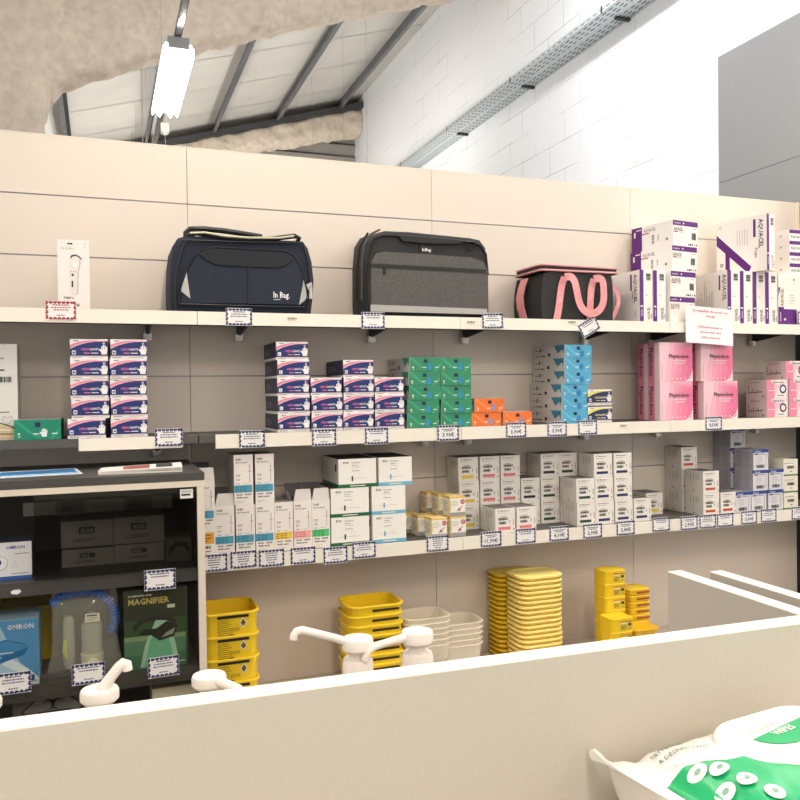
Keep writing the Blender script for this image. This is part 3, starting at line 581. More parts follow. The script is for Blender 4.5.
# little yellow and white cartons
b, f = mk(.066, .07, .079, c('#f1ebdf', .45), {'left': c('#e9dfc4', .5), 'top': c('#ead08a', .45)}); F, L = f['F'], f['L']
b.rect(F, 0, .90, 1, 1, c('#ecca70'), 1); b.rect(F, 0, 0, 1, .2, c('#9a9a96'), 1); b.disc(F, .82, .72, .0095, RED, 2); b.disc(F, .82, .72, .005, WHITE, 3); b.rect(F, .78, .68, .86, .76, RED, 4); lines(b, F, .12, .6, .5, .8, 4, LGREY); b.disc(F, .6, .34, .006, c('#b77a7c'), 2); b.bar(F, .45, .25, .8, .5, .004, c('#c9a09c'), 2); b.rect(F, .02, .3, .08, .8, c('#e0c26a'), 1)
lines(b, L, .15, .85, .2, .75, 6, GREY); b.rect(L, 0, .9, 1, 1, c('#e2b03a'), 1); b.rect(L, .9, 0, 1, 1, c('#e6c25c'), 1); final('lan', b)
for (x_, y_, z_, lab) in [(at(439.5,537,-.25).x, -.25, 0, 'small yellow-topped carton at the shelf edge, front of the left file'), (1.200, -.175, 0, 'small yellow-topped carton, second in the left file'), (1.165, -.1, 0, 'small yellow-topped carton, rearmost in the left file'),
        (1.308, -.25, 0, 'small yellow-topped carton at the edge, bottom of the right pair'), (1.306, -.25, 1, 'small yellow-topped carton, upper front, resting on the right pair'), (1.29, -.175, 1, 'small yellow-topped carton, upper middle of the raised file'), (1.27, -.1, 1, 'small yellow-topped carton, upper rear of the raised file'),
        (1.29, -.175, 0, 'small yellow-topped carton under the raised file, middle'), (1.27, -.1, 0, 'small yellow-topped carton under the raised file, rear')]:
    place('lancet_carton', MESH['lan'], x_, y_, S3+.0003+z_*.0795, lab, 'box', 'small yellow-topped cartons')

# needle cartons
def needle(col, w=.0895, h=.0993, d=.115, text='#22242c', tone='#eae3d9'):
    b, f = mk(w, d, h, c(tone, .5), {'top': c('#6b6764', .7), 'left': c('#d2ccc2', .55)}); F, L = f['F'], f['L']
    b.txt(F, .12, .87, .05, 'BD', INK, 2, wmax=.12); b.txt(F, .28, .87, .05, 'Microlance 3', INK, 2, wmax=.5); b.rect(F, .12, .79, .55, .81, LGREY, 1)
    barcode(b, F, .15, .52, .64, .62, INK, 14); b.rect(F, .25, .65, .55, .67, GREY, 1); barcode(b, F, .17, .36, .55, .46, INK, 12); b.rect(F, .7, .4, .74, .5, GREY, 1); b.rect(F, .9, .1, .94, .16, INK, 1); b.rect(F, .9, .3, .93, .55, GREY, 1)
    K = c(col, .5); b.rect(F, .14, .14, .76, .25, K, 1)
    if col in ('#e3c63c', '#e07a80'): 
        for a in (.2, .38, .52, .66): b.rect(F, a, .1, a+.07, .2, K, 2)
    for a in (.3, .45, .6, .72): b.rect(L, a, .55+random.uniform(-.05,.05), a+.03, .86, GREY, 1)
    b.bar(L, .45, .5, .38, .3, .001, GREY); b.bar(L, .38, .3, .5, .12, .001, GREY); b.rect(L, .44, .06, .52, .1, INK, 1)
    return final('needle', b)
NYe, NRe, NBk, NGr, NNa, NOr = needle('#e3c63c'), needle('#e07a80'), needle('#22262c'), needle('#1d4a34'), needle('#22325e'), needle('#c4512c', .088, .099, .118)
NH = .0997; ng = 'small white needle cartons'; base = 'white needle carton, '
def nd(me, x0, x1, lv, lab, Y=-.25):
    x = xm(x0, x1, 500, Y) if x1 else x0
    place('needle_carton', me, x, Y, S3+.0003+lv*NH, base+lab, 'box', ng, random.uniform(-.01, .01))
YA = -.128
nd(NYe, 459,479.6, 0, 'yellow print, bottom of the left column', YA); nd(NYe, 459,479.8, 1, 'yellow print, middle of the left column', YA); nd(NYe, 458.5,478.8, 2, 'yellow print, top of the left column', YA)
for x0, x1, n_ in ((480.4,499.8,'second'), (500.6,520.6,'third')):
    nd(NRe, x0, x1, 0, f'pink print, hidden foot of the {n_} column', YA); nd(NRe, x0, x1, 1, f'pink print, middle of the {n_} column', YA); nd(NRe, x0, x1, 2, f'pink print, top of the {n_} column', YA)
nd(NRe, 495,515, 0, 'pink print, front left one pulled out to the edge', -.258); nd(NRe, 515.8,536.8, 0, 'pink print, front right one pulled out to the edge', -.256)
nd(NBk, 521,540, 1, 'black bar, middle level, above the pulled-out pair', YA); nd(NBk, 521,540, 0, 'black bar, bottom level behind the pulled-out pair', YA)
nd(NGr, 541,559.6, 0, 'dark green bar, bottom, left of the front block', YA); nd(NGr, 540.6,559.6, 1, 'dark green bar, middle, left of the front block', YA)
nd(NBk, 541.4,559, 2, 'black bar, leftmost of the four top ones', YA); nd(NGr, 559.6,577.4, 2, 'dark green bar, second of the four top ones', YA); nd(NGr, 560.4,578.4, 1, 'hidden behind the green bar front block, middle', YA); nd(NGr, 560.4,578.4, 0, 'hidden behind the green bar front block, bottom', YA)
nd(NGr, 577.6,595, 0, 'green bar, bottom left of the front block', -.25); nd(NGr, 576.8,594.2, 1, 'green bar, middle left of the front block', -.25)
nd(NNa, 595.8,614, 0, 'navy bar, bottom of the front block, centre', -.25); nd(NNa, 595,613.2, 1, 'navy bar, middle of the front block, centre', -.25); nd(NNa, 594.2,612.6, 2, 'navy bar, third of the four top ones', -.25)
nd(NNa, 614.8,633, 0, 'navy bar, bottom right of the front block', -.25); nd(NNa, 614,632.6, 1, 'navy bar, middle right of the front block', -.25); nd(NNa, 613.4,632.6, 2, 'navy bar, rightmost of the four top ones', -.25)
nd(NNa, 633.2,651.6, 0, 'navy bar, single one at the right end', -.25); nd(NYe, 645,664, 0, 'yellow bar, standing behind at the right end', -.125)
ox = 'orange bar, '
for k in range(3): place('needle_carton', NOr, xm(680.8,698,460,-.12), -.12+.001*k, S3+.0003+k*.0995, base+ox+f'{ordn(k,3)} in the three-high rear stack', 'box', ng)
for k in range(2): place('needle_carton', NOr, xm(704,718.4,500), -.25, S3+.0003+k*.0995, base+ox+f'{("bottom","top")[k]} of the two-high front stack', 'box', ng)
place('needle_carton', NOr, xm(719.6,735.8,500)+.004, -.25, S3+.0003, base+ox+'single one touching the blue-topped cartons', 'box', ng)
def comed():
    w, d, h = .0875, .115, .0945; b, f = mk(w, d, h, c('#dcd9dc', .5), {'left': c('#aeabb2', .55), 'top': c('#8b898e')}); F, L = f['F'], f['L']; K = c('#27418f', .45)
    b.rect(F, 0, .84, 1, 1, K, 1); b.txt(F, .1, .87, .08, 'Comed', WHITE, 2, wmax=.5); b.rect(F, .08, .74, .34, .80, NAVY, 1); b.rect(F, .38, .75, .8, .79, GREY, 1); lines(b, F, .2, .7, .34, .68, 6, LGREY, 1); barcode(b, F, .2, .1, .74, .26, INK, 14); b.rect(F, .84, .1, .87, .78, c('#a88a90'), 1)
    lines(b, L, .06, .45, .1, .9, 12, c('#8a8892'), 1, .3, 4); lines(b, L, .55, .95, .1, .9, 12, c('#8a8892'), 1, .3, 6); b.rect(L, .97, .84, 1, 1, K, 1)
    return final('comed', b)
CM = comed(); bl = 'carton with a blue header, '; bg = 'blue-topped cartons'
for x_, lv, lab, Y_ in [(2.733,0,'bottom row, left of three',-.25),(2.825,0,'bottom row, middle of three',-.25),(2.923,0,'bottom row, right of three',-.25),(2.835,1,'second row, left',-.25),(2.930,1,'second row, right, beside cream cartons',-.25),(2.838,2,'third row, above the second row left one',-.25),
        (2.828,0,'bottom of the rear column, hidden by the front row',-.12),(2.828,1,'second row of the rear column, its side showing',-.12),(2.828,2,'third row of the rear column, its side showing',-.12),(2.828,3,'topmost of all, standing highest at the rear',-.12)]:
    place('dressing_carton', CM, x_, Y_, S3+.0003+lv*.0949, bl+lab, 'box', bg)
b, f = mk(.086, .12, .0755, c('#e9e2cf', .5)); F = f['F']; b.rect(F, .05, .74, .7, .77, GREY, 1); barcode(b, F, .25, .42, .75, .6, INK, 12); b.rect(F, .45, .22, .6, .28, GREY, 1); b.rect(F, 0, 0, 1, .07, c('#4f8a4a'), 1); b.rect(f['L'], 0, 0, 1, .07, c('#4f8a4a'), 1); final('cream', b)
for k in range(3): place('cream_carton', MESH['cream'], 3.0165, -.25, S3+.0003+k*.078, f'cream carton with green foot stripe, {ordn(k,3)} of three at the far right', 'box', 'cream cartons')

# ================================================================== price tags
NV = '#2a3566'
def ptag(col, price=None, n=4, seed=1):
    b = MB(); w, h = .086, .058; b.box(-w/2, w/2, -.0012, 0, -h/2, h/2, c('#f1ece8', .45)); F = Fr((-w/2,-.0012,-h/2),(1,0,0),(0,0,1),(0,-1,0),w,h); K = c(col, .5)
    for k in range(4):                                   # chevrons along the sides
        v0 = .06+.25*k
        for a0, a1 in ((.0, .07), (1, .93)):
            b.bar(F, a0+(.012 if a0 < .5 else -.012), v0, a1, v0+.12, .0062, K, 1.2); b.bar(F, a1, v0+.12, a0+(.012 if a0 < .5 else -.012), v0+.2 if k < 3 else v0+.16, .005, K, 1.2)
    for k in range(6):
        a = .12+.14*k
        b.bar(F, a, .97, a+.05, .86, .006, K, 1.2); b.bar(F, a+.05, .86, a+.1, .97, .005, K, 1.2); b.bar(F, a, .03, a+.05, .14, .006, K, 1.2); b.bar(F, a+.05, .14, a+.1, .03, .0045, K, 1.2)
    rnd = random.Random(seed)
    if price: 
        b.rect(F, .2, .72, .8, .76, K, 1.5); b.rect(F, .3, .62, .7, .66, K, 1.5); b.txt(F, .5, .28, .24, price, K, 2, align='c', wmax=.62)
    else:
        for k in range(n):
            q = rnd.uniform(.2, .33); v0 = .76-.13*k
            if k == n-1: v0 = .22; q = .14
            x = .5-q
            while x < .5+q: s_ = rnd.uniform(.03, .09); b.rect(F, x, v0, min(x+s_, .5+q), v0+.055, c('#4b4f74', .5) if col == NV else K, 1.5); x += s_+.018
    return final('tag', b)
NV_ = 0
TG = {p: ptag(NV, p) for p in ('3.90€', '3,90€', '11,90€', '4,10€', '2,90€', '2,40€', '8,50€', '3,00€')}
TB = [ptag(NV, None, n, s) for n, s in ((4, 1), (3, 2), (5, 3))]; TR = ptag('#b03a48', None, 4, 5)
def settag(px, py, me, lab, Y=-.2712, tilt=0, sc=1.07):
    p = at(px, py, Y); o = place('price_tag', me, p.x, Y, p.z, lab, 'price tag', 'price tags on the shelf edges'); o.rotation_euler.y = tilt; o.scale = (sc, 1, sc)
settag(61, 310.5, TR, 'red and white price tag below the thermometer carton')
settag(239, 317, TB[0], 'navy and white price tag below the navy duffel bag')
settag(373, 320.5, TB[1], 'price tag below the left end of the charcoal case')
settag(492.5, 321, TB[0], 'price tag at the right corner of the charcoal case', tilt=-.03)
settag(589, 327, TB[1], 'crooked price tag below the pink-strapped bag', tilt=-.5)
settag(805, 318, TB[0], 'price tag cut by the right frame edge on the top shelf')
for px, py, k, lab in [(169, 437.5, TB[0], 'price tag at the right end of the short left strip'), (252, 439, TB[0], 'first price tag on the middle shelf, left of the five-high glove stack'), (324, 437.5, TB[0], 'price tag below the three-high navy glove stack'), (376.5, 436, TB[1], 'price tag below the four-high navy glove stack'),
        (448, 433, TG['3.90€'], 'price tag reading 3.90 below the green boxes'), (516, 430, TG['3,90€'], 'price tag below the orange boxes'), (557, 429, TG['3,90€'], 'price tag below the blue stack, left side'), (587.5, 427.5, TB[1], 'price tag below the blue stack, right corner'), (713.5, 423.5, TG['8,50€'], 'price tag below the bottom right pink carton')]:
    settag(px, py, k, lab)
for px, py, k, lab in [(214, 563, TB[2], 'price tag half beside the cabinet on the lower shelf'), (243.5, 559.5, TB[2], 'price tag under the two-high syringe cartons, left'), (271.5, 558, TB[2], 'price tag under the yellow-banded syringe carton'), (303, 555.5, TB[1], 'price tag under the pink-banded syringe carton'), (335.5, 555, TB[0], 'price tag under the green-striped wide cartons'), (364, 550, TB[0], 'price tag between the two wide carton stacks'),
        (437.5, 543.5, TB[2], 'price tag under the small yellow-topped cartons'), (491, 539, TG['11,90€'], 'price tag reading 11,90 under the pulled-out pair'), (525.5, 536, TB[1], 'price tag under the right pulled-out needle carton'), (559, 533.5, TG['4,10€'], 'price tag under the dark green needle cartons'), (592.5, 531, TG['2,90€'], 'price tag under the green bar column right of the slot'), (625.5, 528, TG['2,40€'], 'price tag under the rightmost navy column'),
        (661, 524.5, TB[1], 'price tag under the yellow bar carton behind'), (689, 523, TG['2,90€'], 'price tag just left of the orange bar two-high stack'), (707.5, 521.5, TB[0], 'price tag under the two-high orange bar stack'), (725, 520, TB[1], 'price tag under the single orange bar carton'), (749, 517.5, TG['3,00€'], 'price tag under the leftmost blue-topped cartons'), (768.5, 515.5, TB[0], 'price tag under the blue-topped cartons, right'), (799, 513, TB[0], 'price tag cut by the right frame edge on the lower shelf')]:
    settag(px, py, k, lab)
# small barcode stickers on the top shelf strip
b = MB(); F = Fr((-.022,-.0006,-.008),(1,0,0),(0,0,1),(0,-1,0),.044,.016); b.box(-.022,.022,-.0006,0,-.008,.008,c('#f3ecdf')); barcode(b, F, .1,.35,.9,.85,c('#7a705a'),14); b.rect(F,.1,.1,.8,.2,c('#cbb98a'),1); final('stk', b)
for px, py, lab in [(292, 319, 'tiny barcode sticker on shelf edge right of the navy bag tag'), (471, 322.5, 'tiny barcode sticker on shelf edge under the charcoal case'), (572, 322.5, 'tiny barcode sticker on shelf edge left of the crooked tag'), (623, 426, 'tiny barcode sticker on the middle shelf edge')]:
    p = at(px, py, -.2705); place('barcode_sticker', MESH['stk'], p.x, -.2705, p.z, lab, 'sticker')
# paper notice
b = MB(); PW, PH = .268, .262; PAP = c('#f6e6e6', .6)
n = 8
for i in range(n):
    for j in range(n):
        f_ = lambda i, j: (-PW/2+PW*i/n, -.002-.006*sin(pi*i/n)-.012*(1-j/n)**2, -PH/2+PH*j/n)
        b.face([f_(i,j), f_(i+1,j), f_(i+1,j+1), f_(i,j+1)], PAP, True)
F = Fr((-PW/2,-.0200,-PH/2),(1,0,0),(0,0,1),(0,-1,0),PW,PH); TXR = c('#bd5f6c', .6)
for v, s_, w_ in ((.86,'Possibilité de prise en',.74),(.73,'charge',.2),(.43,"N'hésitez pas à",.5),(.29,'demander des',.46),(.15,'informations',.4)): 
    vs, fs, w = glyphs(s_); sx = w_*PW/w; sy = .052*PH/.7
    b.mesh([(( -w*sx/2+x*sx), -.0065-.012*(1-v)**2-.0012-.0012, -PH/2+v*PH+y_*sy) for x, y_ in vs], fs, TXR)
p = at(708.5, 326, -.2735); o = b.build('paper_notice', None, (p.x, -.2735, p.z)); o.scale = (.97, 1, .62); o.rotation_euler.y = .055
tag(o, 'pale pink paper notice with red text hanging from the top shelf edge', 'notice')

# ================================================================== bags
def bag_body(b, px, Yf, depth, m, rise=0.0, shrink=.955):
    pts = [at(x, y, Yf) for x, y in px]; cx = sum(p.x for p in pts)/len(pts); cz = sum(p.z for p in pts)/len(pts); zb = min(p.z for p in pts)
    rings = []
    for t, s_ in ((0, shrink-.02), (.004, shrink), (.03, 1), (.1, 1.005), (.5, 1.0), (.9, 1), (.985, shrink), (1, shrink-.02)):
        rings.append([(cx+(p.x-cx)*s_, Yf+t*depth, max(zb+.0003, cz+(p.z-cz)*s_ + rise*t*(1 if p.z > cz else 0))) for p in pts])
    b.loft(rings, m, True, True, True)
def plate(b, px, Yf, th, m, sh=.97, sm=False):
    """raised panel with softened rim on a bag front"""
    pts = [at(x, y, Yf) for x, y in px]; cx = sum(p.x for p in pts)/len(pts); cz = sum(p.z for p in pts)/len(pts)
    b.loft([[(cx+(p.x-cx)*s_, Yf-t*th, cz+(p.z-cz)*s_) for p in pts] for t, s_ in ((-.5, 1), (.6, 1), (1, sh))], m, True, True, sm)
def ribbon(b, px, Ys, w, m, th=.0025):
    P = [at(x, y, Y) for (x, y), Y in zip(px, Ys)]; fr_, bk = [], []
    for _ in range(2): P = [P[0]]+[q for a, c_ in zip(P, P[1:]) for q in (a.lerp(c_, .25), a.lerp(c_, .75))]+[P[-1]]
    for i, p in enumerate(P):
        t = (P[min(i+1, len(P)-1)]-P[max(i-1, 0)]); t.y = 0; t.normalize(); n = Vector((-t.z, 0, t.x))*w/2; fr_.append((p-n, p+n))
    rings = [[a, c_, c_+Vector((0, th, 0)), a+Vector((0, th, 0))] for a, c_ in fr_]; b.loft(rings, m, True, True, False)
def tubepx(b, px, Y, r, m, n=6, flat=None): b.tube([at(x, y, Y if not isinstance(Y, list) else Y[i]) for i, (x, y) in enumerate(px)], r, m, n, flat=flat)
def child(b, name, par): return b.build(name, par, -par.location)
NVB = c('#161e30', .75, noise=.15, scale=500, bump=.15); NVD = c('#090d17', .7); PIPE = c('#080a10', .5)
t = root('duffel_bag', 'navy duffel bag with grey corner patches standing on the top shelf', 'bag', at(240, 313, -.25))
b = MB(); out = [(172,313),(170.5,300),(170.5,280),(171,262),(173,246),(178,238),(186,235.5),(200,236),(240,238),(280,240),(303,241),(308,248),(312,262),(314,280),(313,298),(311,314)]
bag_body(b, out, -.25, .235, NVB, .0); o = child(b, 'bag_body', t)
b = MB(); pk = [(179,304),(181,288),(186,272),(193,258),(202,250),(214,247),(250,249),(285,251),(294,256),(301,266),(305,280),(307,296),(304,306),(250,305)]
plate(b, pk, -.252, .014, NVB); o = child(b, 'front_pocket', t)
b = MB(); plate(b, [(198,254),(206,250),(214,249),(285,253),(293,257),(289,264),(280,268),(245,267),(215,265),(205,260)], -.266, .004, NVD); child(b, 'pocket_flap', t)
b = MB(); tubepx(b, pk[:-1], -.266, .0035, PIPE); tubepx(b, [(176,313),(175,296),(176,276),(180,256),(186,240)], -.262, .004, PIPE); tubepx(b, [(303,243),(308,262),(310,282),(309,300),(307,313)], -.262, .004, PIPE)
tubepx(b, [(184,240),(240,242),(303,243)], -.258, .003, PIPE); tubepx(b, [(248,267),(248,285),(248,304)], -.267, .0025, PIPE); tubepx(b, [(180,304),(250,306),(305,307)], -.267, .003, PIPE); child(b, 'piping', t)
b = MB(); SIL = c('#b5b3ae', .35, .2)
for tri in ([(186.5,272),(180.5,291),(190.5,299)], [(303.5,280),(299,305),(308,298)]): plate(b, tri, -.2665, .002, SIL, .95)
child(b, 'reflective_patch', t)
b = MB(); plate(b, [(306,285),(311,282),(312,286),(308,290)], -.268, .006, c('#c9c7c2', .3, .6)); plate(b, [(309,286),(312,287),(312,299),(309,299)], -.268, .006, c('#c9c7c2', .3, .6)); child(b, 'zip_pull', t)
b = MB(); p = at(273.5, 297.5, -.2675); F = Fr(p,(1,0,0),(0,0,1),(0,-1,0),.07,.05); b.txt(F, 0, 0, .42, 'In Bag.', WHITE, 1, wmax=.85); b.bar(F, .0, -.16, .35, -.12, .0018, WHITE, 1); child(b, 'emblem', t)
b = MB(); tubepx(b, [(186,239),(186,233),(190,229),(205,229),(225,231),(245,234),(262,237)], [-.2]*7, .010, PIPE, 8); tubepx(b, [(186,236),(196,233),(215,236),(240,239),(270,239),(295,236),(299,238),(297,243)], [-.24,-.245,-.25,-.252,-.252,-.25,-.245,-.24], .009, NVD, 8)
child(b, 'carry_handle', t)
b = MB(); tubepx(b, [(190,233),(205,232.5),(225,236),(250,237.8),(280,237.8),(294,236)], -.262, .004, c('#c9c4a4', .6), 6); child(b, 'handle_lining', t)

GRB = c('#2f2e2d', .85, noise=.25, scale=260, bump=.2); GRF = c('#5a5754', .9, noise=.38, scale=240, bump=.2); BLK = c('#151413', .6)
t = root('medical_case', 'charcoal soft case with grey front pocket, standing on the top shelf', 'bag', at(425, 314, -.25))
b = MB(); out = [(370,316),(369,300),(369,262),(371,245),(377,235),(386,231),(410,232),(440,235),(470,238),(480,240),(486,248),(488,270),(488,300),(486,317)]
bag_body(b, out, -.25, .235, GRB, .028); child(b, 'case_body', t)
b = MB(); pk = [(370,311),(369.5,285),(370,262),(374,254),(382,252),(430,255),(470,258),(482,262),(486,270),(486.5,290),(486.5,313)]
plate(b, pk, -.252, .018, GRF, .985); pc = child(b, 'front_pocket', t)
b = MB(); tubepx(b, [(369,312),(368,285),(369,262),(373.5,253),(382,251),(430,254),(470,257),(483,261),(487,270),(487.5,312)], -.262, .004, BLK); tubepx(b, [(366.5,315),(365.5,285),(367,250),(373,238),(384,235),(410,236.5),(440,239),(470,242),(480,245),(486,254),(488,275)], -.254, .0045, BLK)
tubepx(b, [(362,300),(362,265),(364,245),(371,234),(380,229.5)], -.21, .004, c('#55524e', .7)); tubepx(b, [(357,300),(357,268),(360,246),(368,233)], -.15, .0045, BLK); child(b, 'piping', t)
b = MB(); plate(b, [(370.5,263.5),(486,269.5),(486,273),(370.5,267)], -.2705, .002, BLK, 1); plate(b, [(383.5,266),(385.5,266),(385.5,274),(383.5,274)], -.2725, .003, BLK); child(b, 'zip', t)
b = MB(); plate(b, [(370.5,304.5),(487,309),(487,314.5),(370.5,311.5)], -.2705, .0015, c('#aeaaa4', .35, .2), 1); child(b, 'reflective_strip', t)
b = MB(); plate(b, [(398,236.5),(428,238),(461,240.5),(461,244),(430,244),(402,241.5)], -.256, .006, BLK); child(b, 'top_handle', t)
b = MB(); plate(b, [(420,245.5),(434.5,246.5),(434.5,253),(420,252.5)], -.254, .004, BLK, 1); p = at(422.3, 251, -.2585); F = Fr(p,(1,0,0),(0,0,1),(0,-1,0),.05,.02); b.txt(F, 0, 0, .6, 'InBag', WHITE, 1, wmax=.85); child(b, 'emblem', t)
b = MB(); tubepx(b, [(466,242),(466,247),(468,250),(472,250),(474,247),(474,242),(466,242)], -.26, .003, c('#17181a', .3, .5)); child(b, 'ring', t)

BKF = c('#262523', .75, noise=.12, scale=300, bump=.2); PKF = c('#ea9a9b', .3, noise=.12, scale=30); PKP = c('#dd9a98', .5)
t = root('lunch_bag', 'black bag with pink straps and pink piping standing on the top shelf', 'bag', at(580, 320, -.255))
b = MB(); out = [(542,321.5),(541,300),(542,285),(544,273),(560,270),(590,271),(611,273),(613,285),(613.5,300),(613,322)]
bag_body(b, out, -.255, .235, BKF, .0, .992); child(b, 'bag_body', t)
b = MB(); l_ = [(519.5,269),(530,269.5),(543,266.5),(558,267),(575,269.5),(595,271.5),(612,273),(617,270.5)]
rings = [[at(x, y, Y) for x, y in ((519,264.5),(616,268),(617,272),(519,270))] for Y in (-.02,)]
# lid: shallow tray with soft rim
A = at(541, 268, -.258); B_ = at(616.5, 271.5, -.258); zl = A.z
rl = lambda w_, d_, z, dz=0: [(q[0], q[1], z+dz*((q[0]-A.x)/(B_.x-A.x))) for q in rr(w_, d_, .02, 4, (A.x+B_.x)/2+.004, -.15, z)]
b.loft([rl(.37,.215,zl-.012), rl(.375,.22,zl-.004), rl(.372,.218,zl+.016,-.004), rl(.33,.18,zl+.022,-.004)], BKF); child(b, 'lid', t)
b = MB(); ed = rl(.378,.223,zl-.007); ed.append(ed[0]); b.tube(ed, .0045, PKP, 6); ed = rl(.374,.22,zl+.015,-.004); ed.append(ed[0]); b.tube(ed, .0045, PKP, 6); child(b, 'piping', t)
for nm, path, Ys in (('strap', [(556.5,321),(559,308),(560.5,294),(562,284),(565,277),(571,276),(575,281),(577,291),(579.5,303),(583,309.5),(589,313.5),(595,313.5),(601,309),(604,301),(604,290),(603,280),(599,278),(594,279),(591.5,287),(590.5,300),(590,321)], [-.262]*4+[-.27,-.278,-.284,-.285,-.285,-.284,-.282,-.28,-.282,-.284,-.285,-.284,-.278,-.27]+[-.262]*3),):
    b = MB(); ribbon(b, path[:5], Ys[:5], .031, PKF); ribbon(b, path[4:12], Ys[4:12], .031, PKF); ribbon(b, path[10:18], Ys[10:18], .031, PKF); ribbon(b, path[17:], Ys[17:], .031, PKF)
    for x_, y_ in ((561.3, 303), (592, 300)):
        p = at(x_, y_, -.2645); F = Fr(p,(1,0,0),(0,0,1),(0,-1,0),.03,.06); b.txt(F, 0, 0, .5, 'Sac', c('#f6c9c6'), 1, rot=90, wmax=.8)
    child(b, nm, t)
b = MB(); q = t.location
def P3(x, y, X): d = ray(x, y); return CAM + d*((X-CAM.x)/d.x)
XL = at(541, 300, -.255).x-.006
pts = [P3(525,279,XL), P3(522,288,XL-.006), P3(520,298,XL-.01), P3(521,308,XL-.008), P3(524,319,XL-.002)]
b.loft([[p+Vector((0,-.03,0)), p+Vector((0,.03,0)), p+Vector((-.003,.03,0)), p+Vector((-.003,-.03,0))] for p in pts], PKF, True, True, False); child(b, 'strap', t)
b = MB(); ribbon(b, [(612,286),(617,292),(619,301),(617,309),(612,319)], [-.2]*5, .02, PKF); child(b, 'strap', t)

# ================================================================== yellow tubs and lids
YE = c('#f3cd24', .35); YEI = c('#f2cb1c', .4); YP = c('#ffe684', .4)
def tub(w, d, h, k, m, r=.03, rim=.006, t_=.002, floor=.004, open_=True, label=None, rh=.007):
    b = MB(); W = lambda z: -2*k*(h-z); n = 5
    R_ = [rr(w+W(0), d+W(0), r, n, z=0), rr(w+W(h-rh), d+W(h-rh), r, n, z=h-rh), rr(w+2*rim, d+2*rim, r+rim, n, z=h-rh), rr(w+2*rim+.001, d+2*rim+.001, r+rim, n, z=h-rh*.4), rr(w+2*rim-.002, d+2*rim-.002, r+rim, n, z=h)]
    if open_: R_ += [rr(w-2*t_, d-2*t_, r, n, z=h), rr(w+W(floor)-2*t_, d+W(floor)-2*t_, r, n, z=floor)]
    b.loft(R_, m)
    if label: label(b, w, d, h, k)
    return b
def lab_big(b, w, d, h, k):
    z0 = .028; y = -(d/2)+k*(h-z0)-.0008; hh = h-.012-z0; F = Fr((-w*.23, y-.0, z0),(1,0,0),(0,-k/math.hypot(1,k)*1.0,1/math.hypot(1,k)),(0,-1,-k),w*.55,hh)
    b.rect(F, 0, .9, 1, 1.02, INK, 1)
    for kk in range(9): b.rect(F, .0, .12+.085*kk, .35+.2*random.random(), .145+.085*kk, c('#8a7418'), 1)
    b.rect(F, 0, .05, .45, .22, c('#b09420'), 1); b.rect(F, .4, .35, .7, .5, c('#c9a91c'), 1)
    b.poly(F, [(.82,.9),(.94,.68),(.82,.46),(.70,.68)], WHITE, 1.5); b.poly(F, [(.82,.84),(.91,.68),(.82,.52),(.73,.68)], c('#6a5420'), 2)
    b.disc(F, .44, .12, .011, INK, 2, 10); b.disc(F, .40, .02, .007, YE, 3, 8); b.disc(F, .48, .02, .007, YE, 3, 8); b.rect(F, .62, .06, .95, .1, c('#8a7418'), 1); b.rect(F, .62, .14, .9, .17, c('#8a7418'), 1)
def lab_bar(b, w, d, h, k):
    z0 = h-.024; y = -(d/2)+k*(h-z0)-.0012; F = Fr((-w*.10, y, z0),(1,0,0),(0,0,1),(0,-1,0),w*.50,.009); b.rect(F, 0, 0, 1, 1, c('#2e2608'), 3)
def lab_small(b, w, d, h, k):
    z0 = .010; y = -(d/2)-.0003; F = Fr((-w*.12, y, z0),(1,0,0),(0,0,1),(0,-1,0),w*.55,h*.62)
    b.rect(F, 0, 0, 1, 1, c('#d8bb2e'), 1); b.rect(F, 0, .93, 1, 1, RED, 2); b.rect(F, .05, .7, .55, .84, c('#efe6a8'), 2); lines(b, F, .05, .55, .1, .6, 3, INK, 2); b.rect(F, .66, .45, .9, .75, INK, 2); b.rect(F, .76, .1, .84, .2, INK, 2)
T1 = final('tub', tub(.198, .2, .125, .045, YE, .035, label=lab_big, rh=.008))
X1 = at(261, 640, -.30).x-.105
n = 4
for k in range(n): place('sharps_tub', T1, X1, -.20-.0, DK+.0005+k*.0805, f'large yellow printed tub, {ordn(k,n)} in the nest beside the cabinet', 'tub', 'large yellow tubs')
T2 = final('tub2', tub(.212, .18, .1, .055, YE, .04, label=lab_bar))
X2 = (at(343, 600, -.3).x+at(405, 600, -.3).x)/2+.014; n = 8; z0 = at(374, 606, -.3).z-.1-.0365*(n-1)
for k in range(n): place('sharps_tub', T2, X2+random.uniform(-.004,.004), -.205, z0+k*.0365, f'yellow tub with black bar print, {ordn(k,n)} in the nest behind the pumps', 'tub', 'yellow tubs with black bars', random.uniform(-.02,.02))
base = DK+.0005
T2b = final('tub2b', tub(.21, .17, max(.02, z0-base), .02, YE, .04, open_=False)); place('sharps_tub', T2b, X2, -.205, base, 'lowest yellow tub carrying the nest behind the pumps', 'tub')
CLR = glassmat('#fffaf0', .15, ('#faf4e4', .5))
T3 = final('clr', tub(.185, .16, .06, .10, CLR, .04, .005, rh=.004))
def clrstack(x, ztop, n, ph, where, Y=-.215):
    for k in range(n): place('clear_tub', T3, x+random.uniform(-.002,.002), Y, ztop-.06-(n-1-k)*ph, f'translucent shallow tub, {ordn(k,n)} in the {where} clear nest', 'tub', 'translucent tubs')
    b = tub(.15, .13, max(.02, ztop-.06-(n-1)*ph-DK-.0008), .0, CLR, .03, .0005, open_=False); me = final('clrb', b); place('clear_tub', me, x, Y, DK+.0005, f'translucent deep tub under the {where} clear nest', 'tub')
clrstack(1.165, .682, 6, .0215, 'left'); clrstack(1.312, .640, 5, .0215, 'right', -.2)
T4 = final('lid', tub(.19, .145, .0185, .5, YP, .035, .006, open_=False, rh=.008))
